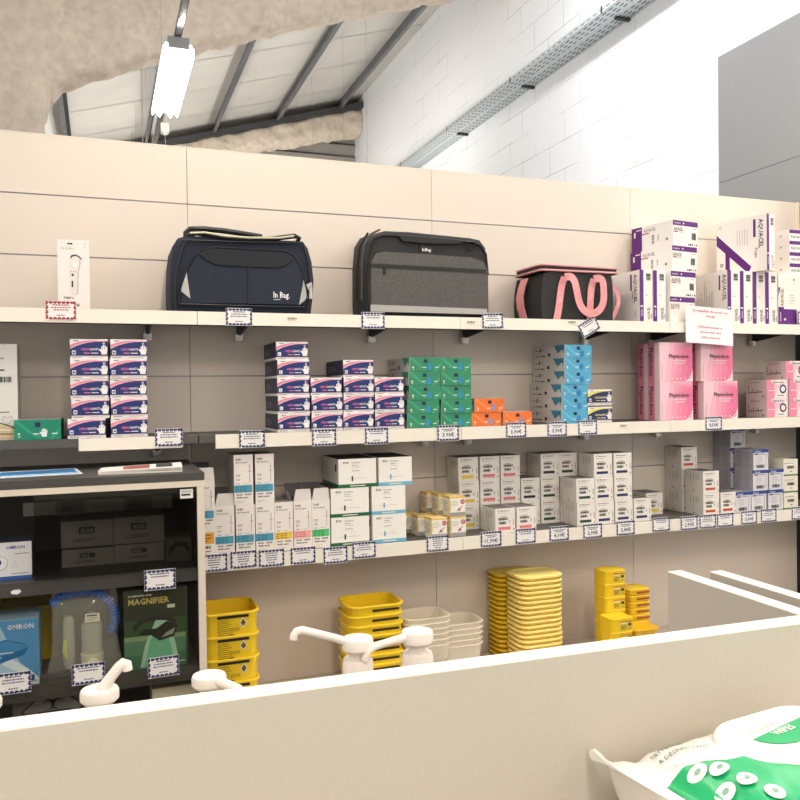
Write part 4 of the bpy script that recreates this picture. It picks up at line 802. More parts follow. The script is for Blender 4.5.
b = tub(.19, .145, .0185, .5, YP, .035, .006, open_=False, rh=.008); me_top = b
RL = [rr(.19+.01, .145+.01, .038, 5, z=.0185), rr(.184, .139, .035, 5, z=.0225), rr(.173, .128, .033, 5, z=.0225), rr(.163, .118, .03, 5, z=.0190)]
b.loft(RL, YP, False, True); T4t = final('lidtop', b)
XS_ = at(562, 580, -.3).x-.080; ztop = at(530, 577, -.3).z
def lids(x, y, ztop, n, where, me, met):
    ph = (ztop-DK-.004)/n; 
    for k in range(n): place('yellow_lid', met if k == n-1 else me, x+random.uniform(-.002,.002), y, DK+.0005+k*ph, f'yellow lid {("number %d from bottom" % (k+1)) if k < n-1 else "on the very top"} of the {where} lid tower', 'lid', f'{where} tower of yellow lids')
NLID = int(round((ztop-DK)/.0198)); lids(XS_, -.215, ztop, NLID, 'front', T4, T4t)
T5 = final('lid2', tub(.19, .12, .0185, .5, YE, .035, .005, open_=False, rh=.008)); lids(at(487, 590, -.02).x+.10, -.068, at(497, 577, -.17).z, NLID-1, 'rear', T5, T5)
T6 = final('sb', tub(.104, .09, .0575, .02, YE, .014, .002, open_=False, label=lab_small, rh=.004))
xa = at(625, 590, -.29).x-.045; zt = at(612, 568, -.3).z-.012; n = 7
for k in range(n): place('sharps_box', T6, xa, -.245, zt-(n-k)*.0555-.006, f'small yellow sharps box, {ordn(k,n)} in the rear tall pile', 'box', 'small yellow sharps boxes')
xb = at(634, 612, -.40).x-.052; zt2 = at(620, 612, -.36).z-.016; 
n = 3
for k in range(n): place('sharps_box', T6, xb, -.352, zt2-(n-k)*.0555-.002, f'small yellow sharps box, {ordn(k,n)} in the front short pile', 'box', 'small yellow sharps boxes')
hb = zt2-n*.0555-.002-DK-.0008
b = MB(); b.box(-.05, .05, -.043, .043, 0, hb, YE); bevelled_me = final('sbb', b); place('sharps_box', bevelled_me, xb, -.352, DK+.0005, 'plain yellow box under the front short pile', 'box')
hb = zt-7*.0555-.006-DK-.0008
if hb > .004: b = MB(); b.box(-.05, .05, -.043, .043, 0, hb, YE); place('sharps_box', final('sbc', b), xa, -.245, DK+.0005, 'plain yellow box under the rear tall pile', 'box')
def lab_red(b, w, d, h, k): F = Fr((-w*.2, -(d/2)-.0008, .006),(1,0,0),(0,0,1),(0,-1,0),w*.66,h*.3); b.rect(F, 0, 0, 1, .7, c('#9a4a20'), 2); b.rect(F, 0, .7, 1, 1, RED, 2)
T7 = final('st', tub(.1, .09, .0245, .1, YE, .014, .004, open_=False, label=lab_red, rh=.005))
xc = at(652, 600, -.275).x-.056; zt = at(640, 591, -.3).z; n = 9; ph = (zt-DK-.001)/n-.0
n = int((zt-DK)/.0255); ph = (zt-DK-.026)/(n-1)
for k in range(n): place('sharps_tray', T7, xc, -.225, DK+.0005+k*ph, f'flat yellow tray with red edge print, {ORD[k] if k < 10 and k != n-1 else "topmost"} of the tray pile', 'tray', 'flat yellow trays')
T8 = final('lone', tub(.125, .1, .03, .3, c('#e6b51c', .35), .02, .004, open_=False, rh=.006)); p = at(648, 629, -.40)
place('yellow_lid', T8, p.x, -.35, p.z-.03, 'orange-yellow lid lying at the foot of the tray pile', 'lid')
b = MB(); b.box(-.055, .055, -.045, .045, 0, p.z-.031-DK-.0005, YE); place('sharps_box', final('sbd', b), p.x, -.35, DK+.0005, 'plain yellow box under the orange-yellow lid', 'box')

# ================================================================== display cabinet
CY = -.55; xr = .299; xl = -.70; DKG = c('#3a3835', .6); 
zt = at(0, 482, CY).z; zs = at(0, 490.5, CY).z; zb = at(0, 497, CY).z
t = root('display_cabinet', 'dark cabinet with smoked glass front and beige frame, below the left middle shelf', 'cabinet', ((xl+xr)/2, -.005, 0)); cx = (xl+xr)/2
def cb(name, m, boxes, par=t, **k):
    b = MB()
    for (a0, a1, y0, y1, z0, z1) in boxes: b.box(a0-cx, a1-cx, y0+.005, y1+.005, z0, z1, m)
    return b.build(name, par)
cb('top_board', c('#4a4743', .5, noise=.05, scale=120), [(xl, xr+.001, CY, -.006, zs+.001, zt)])
cb('door_frame', FRAME, [(xl, xr, CY, CY+.02, zb, zs), (xr-.022, xr, CY, CY+.02, .08, zb-.0005)])
cb('side_panel', c('#4b4845', .5), [(xr-.017, xr-.001, CY+.0205, -.006, .08, zs)]); cb('side_panel', c('#4b4845', .5), [(xl, xl+.018, CY+.0205, -.006, .08, zs)])
cb('back_panel', c('#5c5850', .6), [(xl+.02, xr-.018, -.02, -.008, .08, zs)]); cb('plinth', DKG, [(xl, xr, CY+.03, -.01, 0, .079)])
zi = at(197, 567, CY+.03).z; zi2 = at(197, 580, CY+.03).z; zj = at(120, 672, CY+.05).z
cb('inner_shelf', c('#45423e', .5), [(xl+.02, xr-.024, CY+.025, -.021, zi2, zi)])
cb('inner_shelf', c('#45423e', .5), [(xl+.02, xr-.024, CY+.025, -.021, zj-.045, zj)]); cb('bottom_board', DKG, [(xl+.02, xr-.018, CY+.021, -.021, .08, .10)])
GL = glassmat('#d2d2cf', .01); GC = glassmat('#fafaf7', .01)
o = cb('glass_door', GL, [(at(34, 540, CY).x, xr-.024, CY+.006, CY+.010, zi+.005, zb-.001)]); o['label'] = 'smoked glass door'
cb('glass_door', GC, [(xl+.02, xr-.024, CY+.012, CY+.016, .14, zi2-.004)])
b = MB(); p0 = at(180, 489.5, CY-.0012); p1 = at(193, 498, CY-.0012); F = Fr((p0.x-cx, CY+.005-.0012, p1.z),(1,0,0),(0,0,1),(0,-1,0),p1.x-p0.x,p0.z-p1.z); b.rect(F, 0, 0, 1, 1, WHITE, 0); b.rect(F, .1, .3, .8, .5, INK, 1); b.rect(F, .08, .62, .9, .9, LGREY, 1); b.build('lock_label', t)
YI = CY+.06
def carton(name, x0, y0, x1, y1, Yf, d, lab, cat, front, grp=None, side=None, zbase=None, rz=0):
    p = at(x0, y1, Yf); q = at(x1, y0, Yf); z_ = p.z if zbase is None else zbase; w = q.x-p.x; h = q.z-z_
    b, f = mk(w, d, h, front[0], {'right': side or front[0], 'top': side or front[0]}); front[1](b, f['F'], f); me = final(name, b)
    return place(name, me, (p.x+q.x)/2, Yf, z_+.0004, lab, cat, grp, rz)
# cartons standing in for reflections in the glass, their dimness in the grey
GX = c('#a5a19b', .6)
def xos(b, F, f): 
    b.rect(F, .34, .5, .64, .76, DARK, 1); b.txt(F, .37, .54, .16, 'XOS', c('#cfcac0'), 2, wmax=.24); b.bar(F, .42, .86, .58, .86, .002, DARK); b.rect(F, .3, .3, .7, .33, DARK, 1); b.rect(F, .22, .22, .64, .25, DARK, 1)
for k, (a, y0, q, y1, n_) in enumerate([(61,519,113,546,'upper left'),(62,547,113.5,573,'lower left'),(114,515,164,541,'upper right'),(114.5,542,164,568,'lower right')]):
    Yx = -.36; zbx = zi if k % 2 else None
    pz = at(q, y1, Yx).z; carton('kit_carton', a, y0, q, y1, Yx, .2, f'grey carton standing in for a glass reflection, {n_} of four', 'box', (GX, xos), 'cartons standing in for glass reflections', zbase=(zi if k % 2 else zi+.001+(at(88,547,Yx).z-zi)))
def hs(b, F, f):
    b.poly(F, [(.1,.3),(.15,.6),(.4,.85),(.8,.8),(.95,.5),(.9,.35),(.75,.6),(.4,.65),(.2,.3)], c('#151412'), 1)
carton('kit_carton', 166, 537, 191, 563, -.40, .12, 'small dark carton behind smoked glass, beside the four grey ones', 'box', (c('#6b675f'), hs), zbase=zi)
b = MB(); p0 = at(23, 503, -.2); p1 = at(172, 500, -.2); b.box(p0.x, p1.x, -.2, -.185, p0.z-.045, p0.z, c('#b9b3a8', .4));  # rail and greyed tags stand in for a shelf edge reflected in the glass
for xx_ in (at(70, 505, -.2).x, at(138, 503, -.2).x):
    F = Fr((xx_-.045, -.2, p0.z-.05),(1,0,0),(0,0,1),(0,-1,0),.09,.055); b.rect(F, 0,0,1,1,c('#8d8a88'),1); lines(b, F, .2,.8,.2,.8,4,DARK,2)
b.v = [(x-cx, y+.005, z) for x, y, z in b.v]; b.build('reflection_rail', t)
# blood pressure monitor cartons
def om1(b, F, f):
    b.rect(F, 0, 0, 1, .10, c('#2f5fa8'), 1); b.txt(F, .58, .82, .085, 'OMRON', c('#1c3f8e'), 1, wmax=.36); b.rect(F, .72, .68, .95, .70, GREY, 1)
    sh = rr(.62*F.W, .38*F.H, .02, 4); b.face([F.o+F.u*(x+.30*F.W)+F.v*(y+.46*F.H)+F.n*.0007 for x, y, z in sh], LGREY); sh = rr(.60*F.W, .35*F.H, .02, 4); b.face([F.o+F.u*(x+.30*F.W)+F.v*(y+.465*F.H)+F.n*.001 for x, y, z in sh], c('#eeeeec'))
    b.rect(F, .05, .36, .28, .58, c('#9aa39a'), 4); b.txt(F, .08, .40, .12, '128', INK, 5, wmax=.18); b.disc(F, .44, .48, .011, c('#1d3468'), 4); b.disc(F, .44, .62, .003, GREY, 4); b.bar(F, .68,.3,.72,.5,.001,LGREY); b.bar(F,.72,.5,.78,.3,.001,LGREY); b.rect(F, .66, .15, .95, .17, GREY, 1)
pL = at(-24, 590, CY+.03)
carton('monitor_carton', -30, 541, 31.5, 589, CY+.075, .12, 'white carton picturing a blood pressure monitor, on the upper cabinet shelf', 'box', (c('#e9e6e6', .4), om1), side=c('#39404c'), zbase=zi)
def om2(b, F, f):
    b.poly(F, [(.45,1),(.62,.6),(.75,.35),(1,.1),(1,1)], c('#4f93c9'), 1); b.poly(F, [(.6,.45),(1,.12),(1,.04),(.5,.35)], c('#dfeaf2'), 1); b.rect(F, 0, .0, 1, .03, WHITE, 1); b.poly(F, [(0,1),(.35,1),(.5,.6),(0,.7)], c('#86b6d9'), 1)
    b.txt(F, .58, .86, .075, 'OMRON', WHITE, 3, wmax=.36)
    b.poly(F, [(.05,.42),(.3,.32),(.8,.46),(.86,.56),(.8,.64),(.55,.72),(.1,.62)], c('#1f6aa9'), 2); b.poly(F, [(.1,.5),(.3,.43),(.8,.55),(.85,.6),(.58,.70),(.14,.62)], c('#3a8cc7'), 3)
    b.rect(F, .25, .5, .32, .55, WHITE, 4); b.txt(F, .3, .57, .035, 'Comfort', WHITE, 4); b.rect(F, .4, .51, .66, .525, WHITE, 4); b.rect(F, .25, .45, .5, .465, c('#bcd7ea'), 4)
    b.rect(F, .80, .06, .94, .15, c('#1d4f91'), 3); b.disc(F, .87, .105, .006, WHITE, 4); b.disc(F, .87, .105, .0035, c('#1d4f91'), 5); b.rect(F, .05, .12, .6, .135, NAVY, 3); b.rect(F, .05, .18, .25, .195, NAVY, 3)
carton('nebuliser_carton', -36, 618, 38, 676, CY+.04, .14, 'light blue carton picturing a blue device case, lower cabinet shelf, left edge', 'box', (c('#a8cbe3', .4), om2), zbase=zj)
def mag(b, F, f):
    b.rect(F, 0, 0, 1, .36, c('#4f7c5d'), .5); b.rect(F, 0, 0, 1, .18, c('#3a6a4c'), 1); b.rect(F, 0, .36, 1, .42, c('#7f9a72'), 1); b.rect(F, 0, .62, 1, 1, c('#2a2f1c'), .5)
    b.poly(F, [(.24,.02),(.86,.02),(.80,.3),(.66,.62),(.5,.62),(.32,.3)], c('#9fc7a6'), 1.5); b.poly(F, [(.3,.02),(.8,.02),(.7,.35),(.6,.5),(.5,.5),(.4,.35)], c('#66b08a'), 2)
    b.txt(F, .07, .82, .075, 'MAGNIFIER', c('#d9c469'), 2, wmax=.64); b.txt(F, .07, .92, .022, 'ILLUMINATED HEAD', WHITE, 2, wmax=.4); b.rect(F, .68, .745, .80, .79, c('#c9cfbe'), 2)
    pts = [(.17+.33+.33*cos(a)*1.0, .52+.11*sin(a)) for a in [pi*.1+pi*.95*k/12 for k in range(13)]]
    for (a0, v0), (a1, v1) in zip(pts, pts[1:]): b.bar(F, a0, v0, a1, v1, .013, c('#23201a'), 3)
    b.poly(F, [(.22,.44),(.42,.42),(.55,.34),(.78,.38),(.84,.52),(.66,.58),(.5,.5),(.3,.5)], c('#191712'), 4); b.poly(F, [(.58,.38),(.76,.41),(.8,.49),(.66,.44)], c('#8f958a'), 5)
    b.rect(F, .97, 0, 1, 1, c('#28402c'), 3); b.rect(F, .62, .05, .95, .065, LGREY, 4)
carton('magnifier_carton', 124.5, 586, 187, 655, CY+.045, .07, 'dark green carton picturing a head magnifier, on the lower cabinet shelf', 'box', (c('#34512f', .35), mag), zbase=zj)
# transparent bag with blue corrugated hose and cup
bx0, bx1 = at(49, 640, CY+.06).x, at(121, 640, CY+.06).x; zt_ = at(84, 592, CY+.06).z; Yb = CY+.085
t2 = root('nebuliser_kit', 'clear plastic bag holding a blue corrugated hose and a cup', 'bag', ((bx0+bx1)/2, Yb, zj+.0005))
hw = (bx1-bx0)/2; hz = zt_-zj
b = MB(); pts = [(-hw*.93,0,hz*.86), (-hw*.6,0,hz*.965), (-.0,0,hz*.985), (hw*.5,0,hz*.93), (hw*.80,0,hz*.78), (hw*.86,0,hz*.60), (hw*.72,0,hz*.44)]
P_ = []; 
for i in range(len(pts)-1):
    for k in range(9): P_.append(Vector(pts[i]).lerp(Vector(pts[i+1]), k/9))
for _ in range(6): P_ = [P_[0]]+[(P_[i-1]+P_[i]*2+P_[i+1])/4 for i in range(1, len(P_)-1)]+[P_[-1]]
b.tube(P_, [.0155 if i % 2 else .0125 for i in range(len(P_))], c('#3c70cf', .35), 10); b.build('hose', t2)
b = MB(); CUPM = glassmat('#f2f2ec', .1, ('#e8e6dc', .5)); b.lathe([(.024,.045),(.03,.06),(.031,.15),(.02,.17),(.012,.185)], CUPM, -.0+.018, 0, 20); b.build('cup', t2)
b = MB(); b.lathe([(.026,.03),(.033,.034),(.033,.06),(.028,.064)], c('#e9e2c9', .4), .018, 0, 20); b.build('cup_lid', t2)
b = MB(); b.lathe([(.012,.02),(.018,.05),(.016,.17),(.01,.18)], CUPM, -.048, .0, 14); b.tube([(-.05,-.01,.05),(-.06,-.012,.08),(-.055,-.01,.11)], .007, c('#d8cf6a', .4)); b.build('mouthpiece', t2)
b = MB(); F = Fr((-.0, -.036, hz*.64),(1,0,0),(0,0,1),(0,-1,0),.042,.026); b.rect(F, 0,0,1,1,c('#e8e3cc'),0); b.rect(F,.1,.7,.8,.85,INK,1); lines(b,F,.1,.9,.15,.6,3,GREY,1); b.build('bag_label', t2)
BAGM = glassmat('#fafaf6', .06, ('#f4f2e8', .16)); b = MB(); rnd = random.Random(4); rings = []
for i in range(15):
    z = hz*i/14; s_ = 1.12-.18*min(1, i/4) if i < 5 else .94+.03*sin(i*1.7); th = .034*min(1, (i+.6)/3)*min(1, (14.4-i)/3)
    rings.append([(hw*s_*cos(2*pi*k/28)*(1+rnd.uniform(-.03,.03)), th*sin(2*pi*k/28)+rnd.uniform(-.003,.003), z) for k in range(28)])
b.loft(rings, BAGM); o = b.build('plastic_bag', t2); smoothed(o, 1)
# tags and papers of the cabinet
for px, py, k_, lab, tl in [(160, 579.5, TB[1], 'price tag above the green magnifier carton', .0), (163.5, 666.5, TB[0], 'price tag below the magnifier carton', -.02), (88.5, 673.5, TB[1], 'price tag below the clear bag with blue hose', 0), (13.5, 683, TB[0], 'price tag below the light blue carton', 0)]:
    settag(px, py, k_, lab, Y=CY-.003, tilt=tl, sc=1.08)
def plain(b, F, f): lines(b, F, .45, .75, .3, .7, 4, INK, 1); b.rect(F, 0, .9, 1, .93, LGREY, 1)
zk = at(170, 700, CY+.06).z-.10
carton('storage_carton', 152.5, 683.5, 197, 703, CY+.08, .15, 'cream carton at the bottom right of the cabinet interior', 'box', (c('#e9dfc6', .5), plain), zbase=.1005)
b = MB(); p = at(53, 702, CY+.07); zc_ = p.z; K = c('#5a5753', .5)
b.box(p.x-.11, p.x+.12, CY+.07, CY+.2, .1005, zc_+.085, K); F = Fr((p.x-.09, CY+.07, zc_-.12),(1,0,0),(0,0,1),(0,-1,0),.18,.18)
b.poly(F, [(.5,1),(1,.55),(.5,.1),(0,.55)], c('#1a1918'), 1); b.poly(F, [(.5,.965),(.96,.55),(.5,.135),(.04,.55)], c('#6b6863'), 2)
for a_ in (90, 210, 330):
    ax, ay = .5+.075*cos(radians(a_)), .68+.075*sin(radians(a_)); b.disc(F, ax, ay, .0165, c('#1a1918'), 3, 16); b.disc(F, ax+.025*cos(radians(a_)), ay+.025*sin(radians(a_)), .0125, c('#6b6863'), 4, 14)
b.rect(F, .25, .5, .78, .53, INK, 3); b.rect(F, .3, .42, .7, .45, INK, 3); b.rect(F, .3, .34, .66, .37, INK, 3); o = b.build('waste_carton'); tag(o, 'dark grey carton with a diamond biohazard mark at the cabinet bottom', 'box')
b = MB(); YI_ = c('#d3b51c', .4); p0 = at(-20, 640, CY+.26); p1 = at(50, 640, CY+.26); w_ = p1.x-p0.x; b.loft([rr(w_-.02, .2, .03, 4, z=0), rr(w_, .22, .03, 4, z=.17), rr(w_+.012, .232, .03, 4, z=.17), rr(w_+.012, .232, .03, 4, z=.18), rr(w_-.004, .216, .03, 4, z=.18), rr(w_-.024, .196, .03, 4, z=.02)], YI_)  # added tub imitating a yellow reflection on the cabinet glass
o = b.build('sharps_tub', None, ((p0.x+p1.x)/2+.03, CY+.37, zj+.0005)); tag(o, 'big yellow tub standing in for a glass reflection, behind the light blue carton', 'tub')
# leaflet and magazine on the cabinet top
b = MB(); b.box(-.16, .16, -.105, .105, 0, .002, c('#eef2f4', .35)); b.box(-.15, .15, -.05, .07, .002, .0025, c('#3f86c6', .35)); b.box(-.15, .15, -.085, -.07, .002, .0025, c('#8ab6da', .35))
p = atz(22, 477, zt); o = b.build('leaflet', None, (p.x, -.33, zt+.0005)); o.rotation_euler.z = .12; tag(o, 'blue and white leaflet lying on the cabinet top at the left', 'leaflet')
b = MB(); PG = c('#efe9df', .5)
for k in range(6): b.loft([[(-.12+.002*k, -.07, .0018*k+.0002), (.13, -.07, .0018*k+.0002+(.005*(k/5)**2 if k > 2 else 0)), (.13, .07, .0018*k+.0002+(.009*(k/5)**2)), (-.13+.002*k, .07, .0018*k+.0002)], [(-.12+.002*k, -.07, .0018*k+.0016), (.13, -.07, .0018*k+.0016+(.005*(k/5)**2 if k > 2 else 0)), (.13, .07, .0018*k+.0016+(.009*(k/5)**2)), (-.13+.002*k, .07, .0018*k+.0016)]], PG, True, True, False)
b.face([(-.05,-.05,.0128),(.03,-.05,.0146),(.03,.05,.0172),(-.05,.05,.0132)], c('#a0584a')); b.face([(.05,-.04,.0155),(.1,-.04,.017),(.1,.05,.0198),(.05,.05,.0182)], c('#3b3f45'))
p = atz(139, 470, zt); o = b.build('magazine', None, (p.x, -.42, zt+.0005)); o.rotation_euler.z = -.06; tag(o, 'open white magazine lying on the cabinet top at the right', 'magazine')
b = MB(); q = at(16, 592, CY+.021); b.loft([[(-.012,0,-.005),(.004,0,-.008),(.014,0,-.001),(.01,0,.006),(-.006,0,.006),(-.014,0,.002)], [(-.012,-.002,-.005),(.004,-.002,-.008),(.014,-.002,-.001),(.01,-.002,.006),(-.006,-.002,.006),(-.014,-.002,.002)]], WHITE, True, True, False); tag(b.build('torn_sticker', None, (q.x, CY+.0235, q.z)), 'torn white sticker scrap on the cabinet shelf edge', 'sticker')

# ================================================================== service counter with partition and dividers
S_ = .58
def sc(p): return CAM + (p-CAM)*S_
A = sc(atz(0, 730.8, 1.15)); B2 = sc(atz(800, 623.4, 1.15)); ang = math.atan2(B2.y-A.y, B2.x-A.x); ZCN = A.z
t = root('service_counter', 'beige counter screen with a white top edge crossing the foreground', 'counter', (A.x, A.y, 0), ang)
PAN = c('#bfb8aa', .55, noise=.03, scale=300)
b = MB(); b.box(-.7, 1.9, 0, .0225, .0, ZCN-.001, PAN); b.build('screen_panel', t)
b = MB(); b.box(-.7, 1.9, 0, .0225, ZCN-.0009, ZCN, c('#f4ead9', .4)); b.build('edge_band', t)
b = MB(); b.box(-.7, 1.9, -.42, -.0005, 1.10, 1.13, PAN); b.build('desk_top', t)
b = MB(); b.box(-.7, 1.9, .023, .42, 1.03, 1.06, PAN); b.build('rear_worktop', t)
b = MB(); b.box(1.85, 1.88, .023, .40, 0, 1.029, PAN); b.build('support_panel', t); b = MB(); b.box(-.65, -.62, .023, .40, 0, 1.029, PAN); b.build('support_panel', t)
inv = Matrix.Rotation(-ang, 3, 'Z')
def loc(p): q = inv @ (p - Vector((A.x, A.y, 0))); return q
for (a, q_) in ((668, 682), (710, 722.4)):
    l0 = loc(sc(atz(a, 571.5, 1.15))); l1 = loc(sc(atz(q_, 570.5, 1.15)))
    b = MB(); b.box(l0.x, l1.x, .023, l0.y, 1.0605, ZCN-.001, c('#bdb4a8', .5)); b.box(l0.x, l1.x, .023, l0.y, ZCN-.0009, ZCN, c('#f4ead9', .4)); b.build('divider', t)

# ================================================================== pump bottles
PW_ = c('#e4dbd1', .4); YPm = -2.435
def pump(cx_, y_top, y_bot, halfw, spout, lab, shoulder=None, Y=YPm, r_s=.0034):
    p = at(cx_, y_top, Y); q = at(cx_, y_bot, Y); R = (at(cx_+halfw, y_top, Y)-p).x*.965; h = p.z-q.z
    t = root('pump_bottle', lab, 'pump bottle', (p.x, Y, 1.0605), 0, 'white pump bottles'); zt = p.z-1.0605
    zsh = (at(cx_, shoulder, Y).z-1.0605) if shoulder else zt-h-.02
    b = MB(); b.lathe([(R*.55, 0), (R*1.5, 0.001), (R*1.55, .01), (R*1.55, zsh-.07), (R*1.3, zsh-.045), (R*.98, zsh-.035), (R*.98, zsh-.004), (R*.9, zsh)], PW_, 0, 0, 28); b.build('bottle', t)
    b = MB(); b.lathe([(R*.55, zsh), (R*.55, zt-h-.002), (R*.8, zt-h-.001), (R, zt-h+.002), (R, zt-.0025), (R*.93, zt-.0005), (R*.5, zt)], PW_, 0, 0, 32); hd_ = b.build('pump_head', t)
    b = MB(); b.tube([at(x, y, Y+dy)-Vector((p.x, Y, 1.0605)) for x, y, dy in spout], [r_s*1.25]+[r_s]*(len(spout)-1), PW_, 10); b.build('spout', hd_)
pump(99.5, 688, 701, 20.5, [(103, 689, 0), (111, 677, 0), (119, 667, 0), (123.5, 663, 0), (126.5, 664, 0), (127.5, 670, 0)], 'white pump bottle whose short spout points up right', r_s=.0042)
pump(209, 674, 686, 18, [(214, 680, -.008), (226, 685, -.013), (240, 691, -.018)], 'white pump bottle with spout toward the lower right, before the yellow tubs', r_s=.0045)
pump(357.5, 637, 650, 15.5, [(350, 643, 0), (335, 638, 0), (315, 633, 0), (302, 630, 0), (296.5, 631.5, 0), (294, 635, 0), (293.3, 639.5, 0)], 'white pump bottle with a long spout stretching left', shoulder=658)
pump(417, 630, 643, 15.5, [(408, 637, -.003), (392, 641, -.006), (376, 646, -.008), (369, 650, -.01), (366, 655, -.011), (365, 661, -.011)], 'rightmost white pump bottle, spout bending down left', shoulder=652)
pump(-17, 698, 710, 20, [(-22, 700, -.01), (-50, 706, -.015)], 'white pump bottle at the extreme left edge, barely in frame')

# ================================================================== pack of wipes
L_, W_, T_ = .30, .165, .117; ZP = 1.1305
o0 = Vector((.397, -2.528, ZP)); wa = radians(7.0)
t = root('wipes_pack', 'white and green pack of disinfectant wipes lying in the right foreground', 'wipes', o0, wa)
def env(u):
    u0 = .016
    if u < u0: return .10+.25*(u/u0)**2
    if u > L_-u0: return .10+.25*((L_-u)/u0)**2
    e = min(1, (u-u0)/.035, (L_-u0-u)/.035); return .35+.65*sin(e*pi/2)
def wd(u):
    if u < .03: return 1.0+.16*(1-u/.03)
    if u > L_-.03: return 1.06
    return 1.0
ZM = .045
def sect(u, ph):   # point of the pack's skin, ph from 0 to 2 pi
    e = env(u); cx_, sx_ = cos(ph), sin(ph); n_ = 2/2.6
    y = math.copysign(abs(cx_)**n_, cx_)*W_/2*wd(u); zz = math.copysign(abs(sx_)**(n_), sx_)
    zc = .065+.040*(1-e); top = (T_-zc)*e; bot = zc*min(1, e*1.15) if u > .016 and u < L_-.016 else .012*e/.35
    wr = .0030*sin(u*260+4*ph)*(1 if u < .045 else .3) + .0012*sin(u*90+7*ph)
    return Vector((u, -W_/2+y, zc+(zz*top if zz > 0 else zz*bot)+wr*(.4+.6*(1-e))))
WP = c('#f4ede6', .33); b = MB(); rings = []
NU = 64
for i in range(NU+1):
    u = L_*i/NU; rings.append([sect(u, 2*pi*k/48+.0001) for k in range(48)])
b.loft(rings, WP); pack = b.build('film_wrap', t)
def ztop_(u, v):     # v: distance from the far edge; top skin height
    y = (W_/2-v); cy = max(-1, min(1, y/(W_/2*wd(u)))); s_ = (1-abs(cy)**2.6)**(1/2.6); e = env(u); zc = .065+.040*(1-e); return zc+(T_-zc)*e*s_
def top(u, v, l=1): return Vector((u, -v, ztop_(u, v)+.0008*l))
GRN = c('#0ba765', .35)
def patch(fn, nu, nv, m, par=t, name='print', l=1, thick=None):
    b = MB(); vs = []; 
    for i in range(nu+1):
        for j in range(nv+1): u, v = fn(i/nu, j/nv); vs.append(top(u, v, l))
    fs = [(i*(nv+1)+j, i*(nv+1)+j+1, (i+1)*(nv+1)+j+1, (i+1)*(nv+1)+j) for i in range(nu) for j in range(nv)]
    b.mesh(vs, fs, m, True); return b
def q2uv(px, py, z=None):
    zz_ = z if z is not None else ZP+T_
    for _ in range(1 if z is not None else 12):
        w = atz(px, py, zz_)-o0; u, v = (w.x*cos(wa)+w.y*sin(wa), -(-w.x*sin(wa)+w.y*cos(wa)))
        zz_ = zz_*.5+.5*(ZP+ztop_(max(0, min(L_, u)), max(.002, min(W_-.002, v))))
    return (u, v)
# printed panels: all prints live in one mesh on the film
def side_pt(u, s_):  # s_ 0..1 running from the top's green border over the near edge and down
    a0, a1 = pi*.5+.0, pi*1.16; ph = 0
    ph = radians(180+ 0) 
    v_ = s_; ang_ = v_
    p_ = sect(u, ang_); n = Vector((0, cos(ang_), sin(ang_))); return p_+n*.0010
GB_ = sorted([q2uv(660,794), q2uv(672,781), q2uv(685,769), q2uv(712,762), q2uv(745,757)]); GB_ = [(0, .16), (max(.001, GB_[0][0]-.01), .13)]+GB_+[(L_, GB_[-1][1])]
b = MB(); vs = []; nu, nv = 90, 40
def gstart(u): return .36 if u > .11 else .36+(.11-u)*7.5
for i in range(nu+1):
    u = .012+(L_-.03)*i/nu
    for j in range(nv+1):
        v0_ = min(W_*.97, interp(u, GB_)); y_ = 2*v0_/W_-1; c_ = math.copysign(abs(y_)**1.3, y_); a0_ = pi/2+math.asin(max(-1,min(1,c_))); s_ = a0_+(pi*1.25-a0_)*(j/nv)**1.6; vs.append(side_pt(u, s_))
b.mesh(vs, [(i*(nv+1)+j, i*(nv+1)+j+1, (i+1)*(nv+1)+j+1, (i+1)*(nv+1)+j) for i in range(nu) for j in range(nv)], GRN, True)
def surfdisc(u0, v0, r, m, l, sq=1.0, n=20):
    cpt = top(u0, v0, l); ring = [top(u0+r*cos(2*pi*k/n), v0+r*sq*sin(2*pi*k/n), l) for k in range(n)]
    mid = [top(u0+r*.5*cos(2*pi*k/n), v0+r*.5*sq*sin(2*pi*k/n), l) for k in range(n)]
    b.mesh([cpt]+mid+ring, [(0, 1+(k+1) % n, 1+k) for k in range(n)]+[(1+k, 1+(k+1) % n, 1+n+(k+1) % n, 1+n+k) for k in range(n)], m, True)
ZZ = [(697,777),(719.5,771),(747,781.5),(725,797),(775,795)]
ICON = c('#7fa58f', .5)
for k, (px, py) in enumerate(ZZ):
    u_, v_ = q2uv(px, py); surfdisc(u_, v_, .0082, WP, 4.0, .85); 
    surfdisc(u_+.0005, v_, .0028, ICON, 4.8, .8)
def surftext(s_, px0, py0, px1, py1, hh, m, l=4):
    u0, v0 = q2uv(px0, py0); u1, v1 = q2uv(px1, py1); d = Vector((u1-u0, v1-v0)); ln = d.length; d.normalize(); nrm = Vector((d.y, -d.x))
    vs, fs, w = glyphs(s_); k = ln/w; b.mesh([top(u0+d.x*x*k+nrm.x*y*hh/.7, v0+d.y*x*k+nrm.y*y*hh/.7, l) for x, y in vs], fs, m)
TGN = c('#55675c', .5)
surftext('NETTOYANT', 652, 763, 684, 748, .0045, TGN); surftext('& DÉSINFECTANT', 660, 768, 710, 750, .0045, TGN); surftext('SURFACES', 668, 774, 694, 765, .0035, c('#b9c4bc'))
u_, v_ = q2uv(638, 749); u2_, v2_ = q2uv(664, 742)
P_ = [(u_+(u2_-u_)*k/10, v_+(v2_-v_)*k/10+.0018*sin(k*.9)) for k in range(11)]
for (a, a2), (q, q2) in zip(P_, P_[1:]): b.face([top(a, a2-.0012, 2), top(q, q2-.0012, 2), top(q, q2+.0012, 2), top(a, a2+.0012, 2)], c('#6fce98'))
b.build('print', pack)
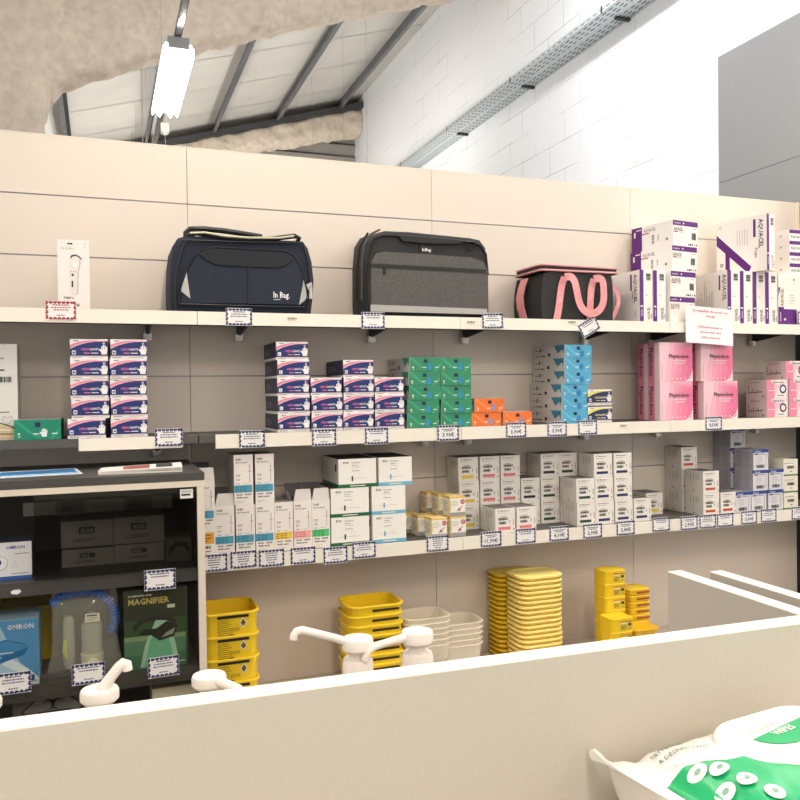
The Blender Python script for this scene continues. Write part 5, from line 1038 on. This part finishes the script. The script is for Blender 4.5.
# flip-top lid
LU0 = .081; 
def lidring(s_, z, off=0): 
    return [(LU0+.0675+(x), -.072+y, z) for x, y, _ in rr(.135*s_, .078*s_, .034*s_, 8)]
b = MB(); zl = T_-.004
b.loft([lidring(1.0, zl), lidring(1.02, zl+.003), lidring(1.0, zl+.0065), lidring(.95, zl+.009), lidring(.90, zl+.0085), lidring(.86, zl+.0105)], c('#f7f3ef', .25)); ld = b.build('flip_lid', t)
b = MB(); ed = lidring(.90, zl+.0092)
zz = zl+.0112
gp = [(LU0+.028, -.058), (LU0+.05, -.052), (LU0+.125, -.045), (LU0+.127, -.100), (LU0+.06, -.104), (LU0+.043, -.098), (LU0+.034, -.082)]
gp = [(LU0+.020, -.074), (LU0+.120, -.060), (LU0+.120, -.094), (LU0+.046, -.095), (LU0+.033, -.091), (LU0+.024, -.083)]
b.face([(x, y, zz) for x, y in gp], GRN)
F = Fr((LU0+.044, -.0835, zz+.0004),(1,.1,0),(-.1,1,0),(0,0,1),.05,.012); b.txt(F, 0, .3, .6, 'WIPES', WHITE, 1, wmax=.75)
F = Fr((LU0+.026, -.071, zz+.0004),(1,.1,0),(-.1,1,0),(0,0,1),.09,.012); b.txt(F, 0, .3, .55, 'Aseptonet', c('#b7b3ae'), 1, wmax=.9)
b.build('lid_print', ld)

# ================================================================== light
W = bpy.data.worlds.new('world'); SC.world = W; W.use_nodes = True
bg_ = W.node_tree.nodes['Background']; bg_.inputs[0].default_value = (1.0, .98, .96, 1); bg_.inputs[1].default_value = WORLD
def area(x, y, z, sx, sy, e, col=(1, .9, .78)):
    l = bpy.data.lights.new('area_light', 'AREA'); l.shape = 'RECTANGLE'; l.size = sx; l.size_y = sy; l.energy = e; l.color = col
    o = bpy.data.objects.new('area_light', l); COL.objects.link(o); o.location = (x, y, z); return o
for x_, y_, z_, e_ in ((.455, -1.07, 3.44, 12), (.455, -3.87, 3.44, 26), (3.0, -1.07, 3.44, 5), (3.0, -3.87, 3.44, 26), (-2.2, -1.07, 3.44, 10), (-2.2, -3.87, 3.44, 20), (.455, -6.4, 3.44, 30), (.455, 2.22, 3.44, 12), (.455, 5.43, 3.44, 22), (2.7, 5.43, 3.44, 22), (.455, 7.73, 3.44, 22), (2.7, 7.73, 3.44, 22), (2.5, 1.33, 4.94, 38), (2.5, -1.27, 4.94, 36)):  # only the rail lamp is seen; the other lights are added
    if z_ > 4: o = area(x_, y_, z_, .16, 1.1, e_*LK, (.93, .96, 1)); o.rotation_euler.y = -.6; continue
    area(x_, y_, z_, .16, 1.1, e_*LK, (1, .87, .72) if y_ < 2 else (1, .97, .93))
    if y_ > 2: o = area(x_, y_, 3.66, .16, 1.1, e_*LK*.7, (1, .97, .93)); o.rotation_euler.x = pi  # uplights added to brighten the roof underside
SC.view_settings.view_transform = 'Standard'; SC.view_settings.look = 'None'; SC.view_settings.exposure = EXPO; SC.view_settings.gamma = 1; SC.view_settings.use_curve_mapping = False
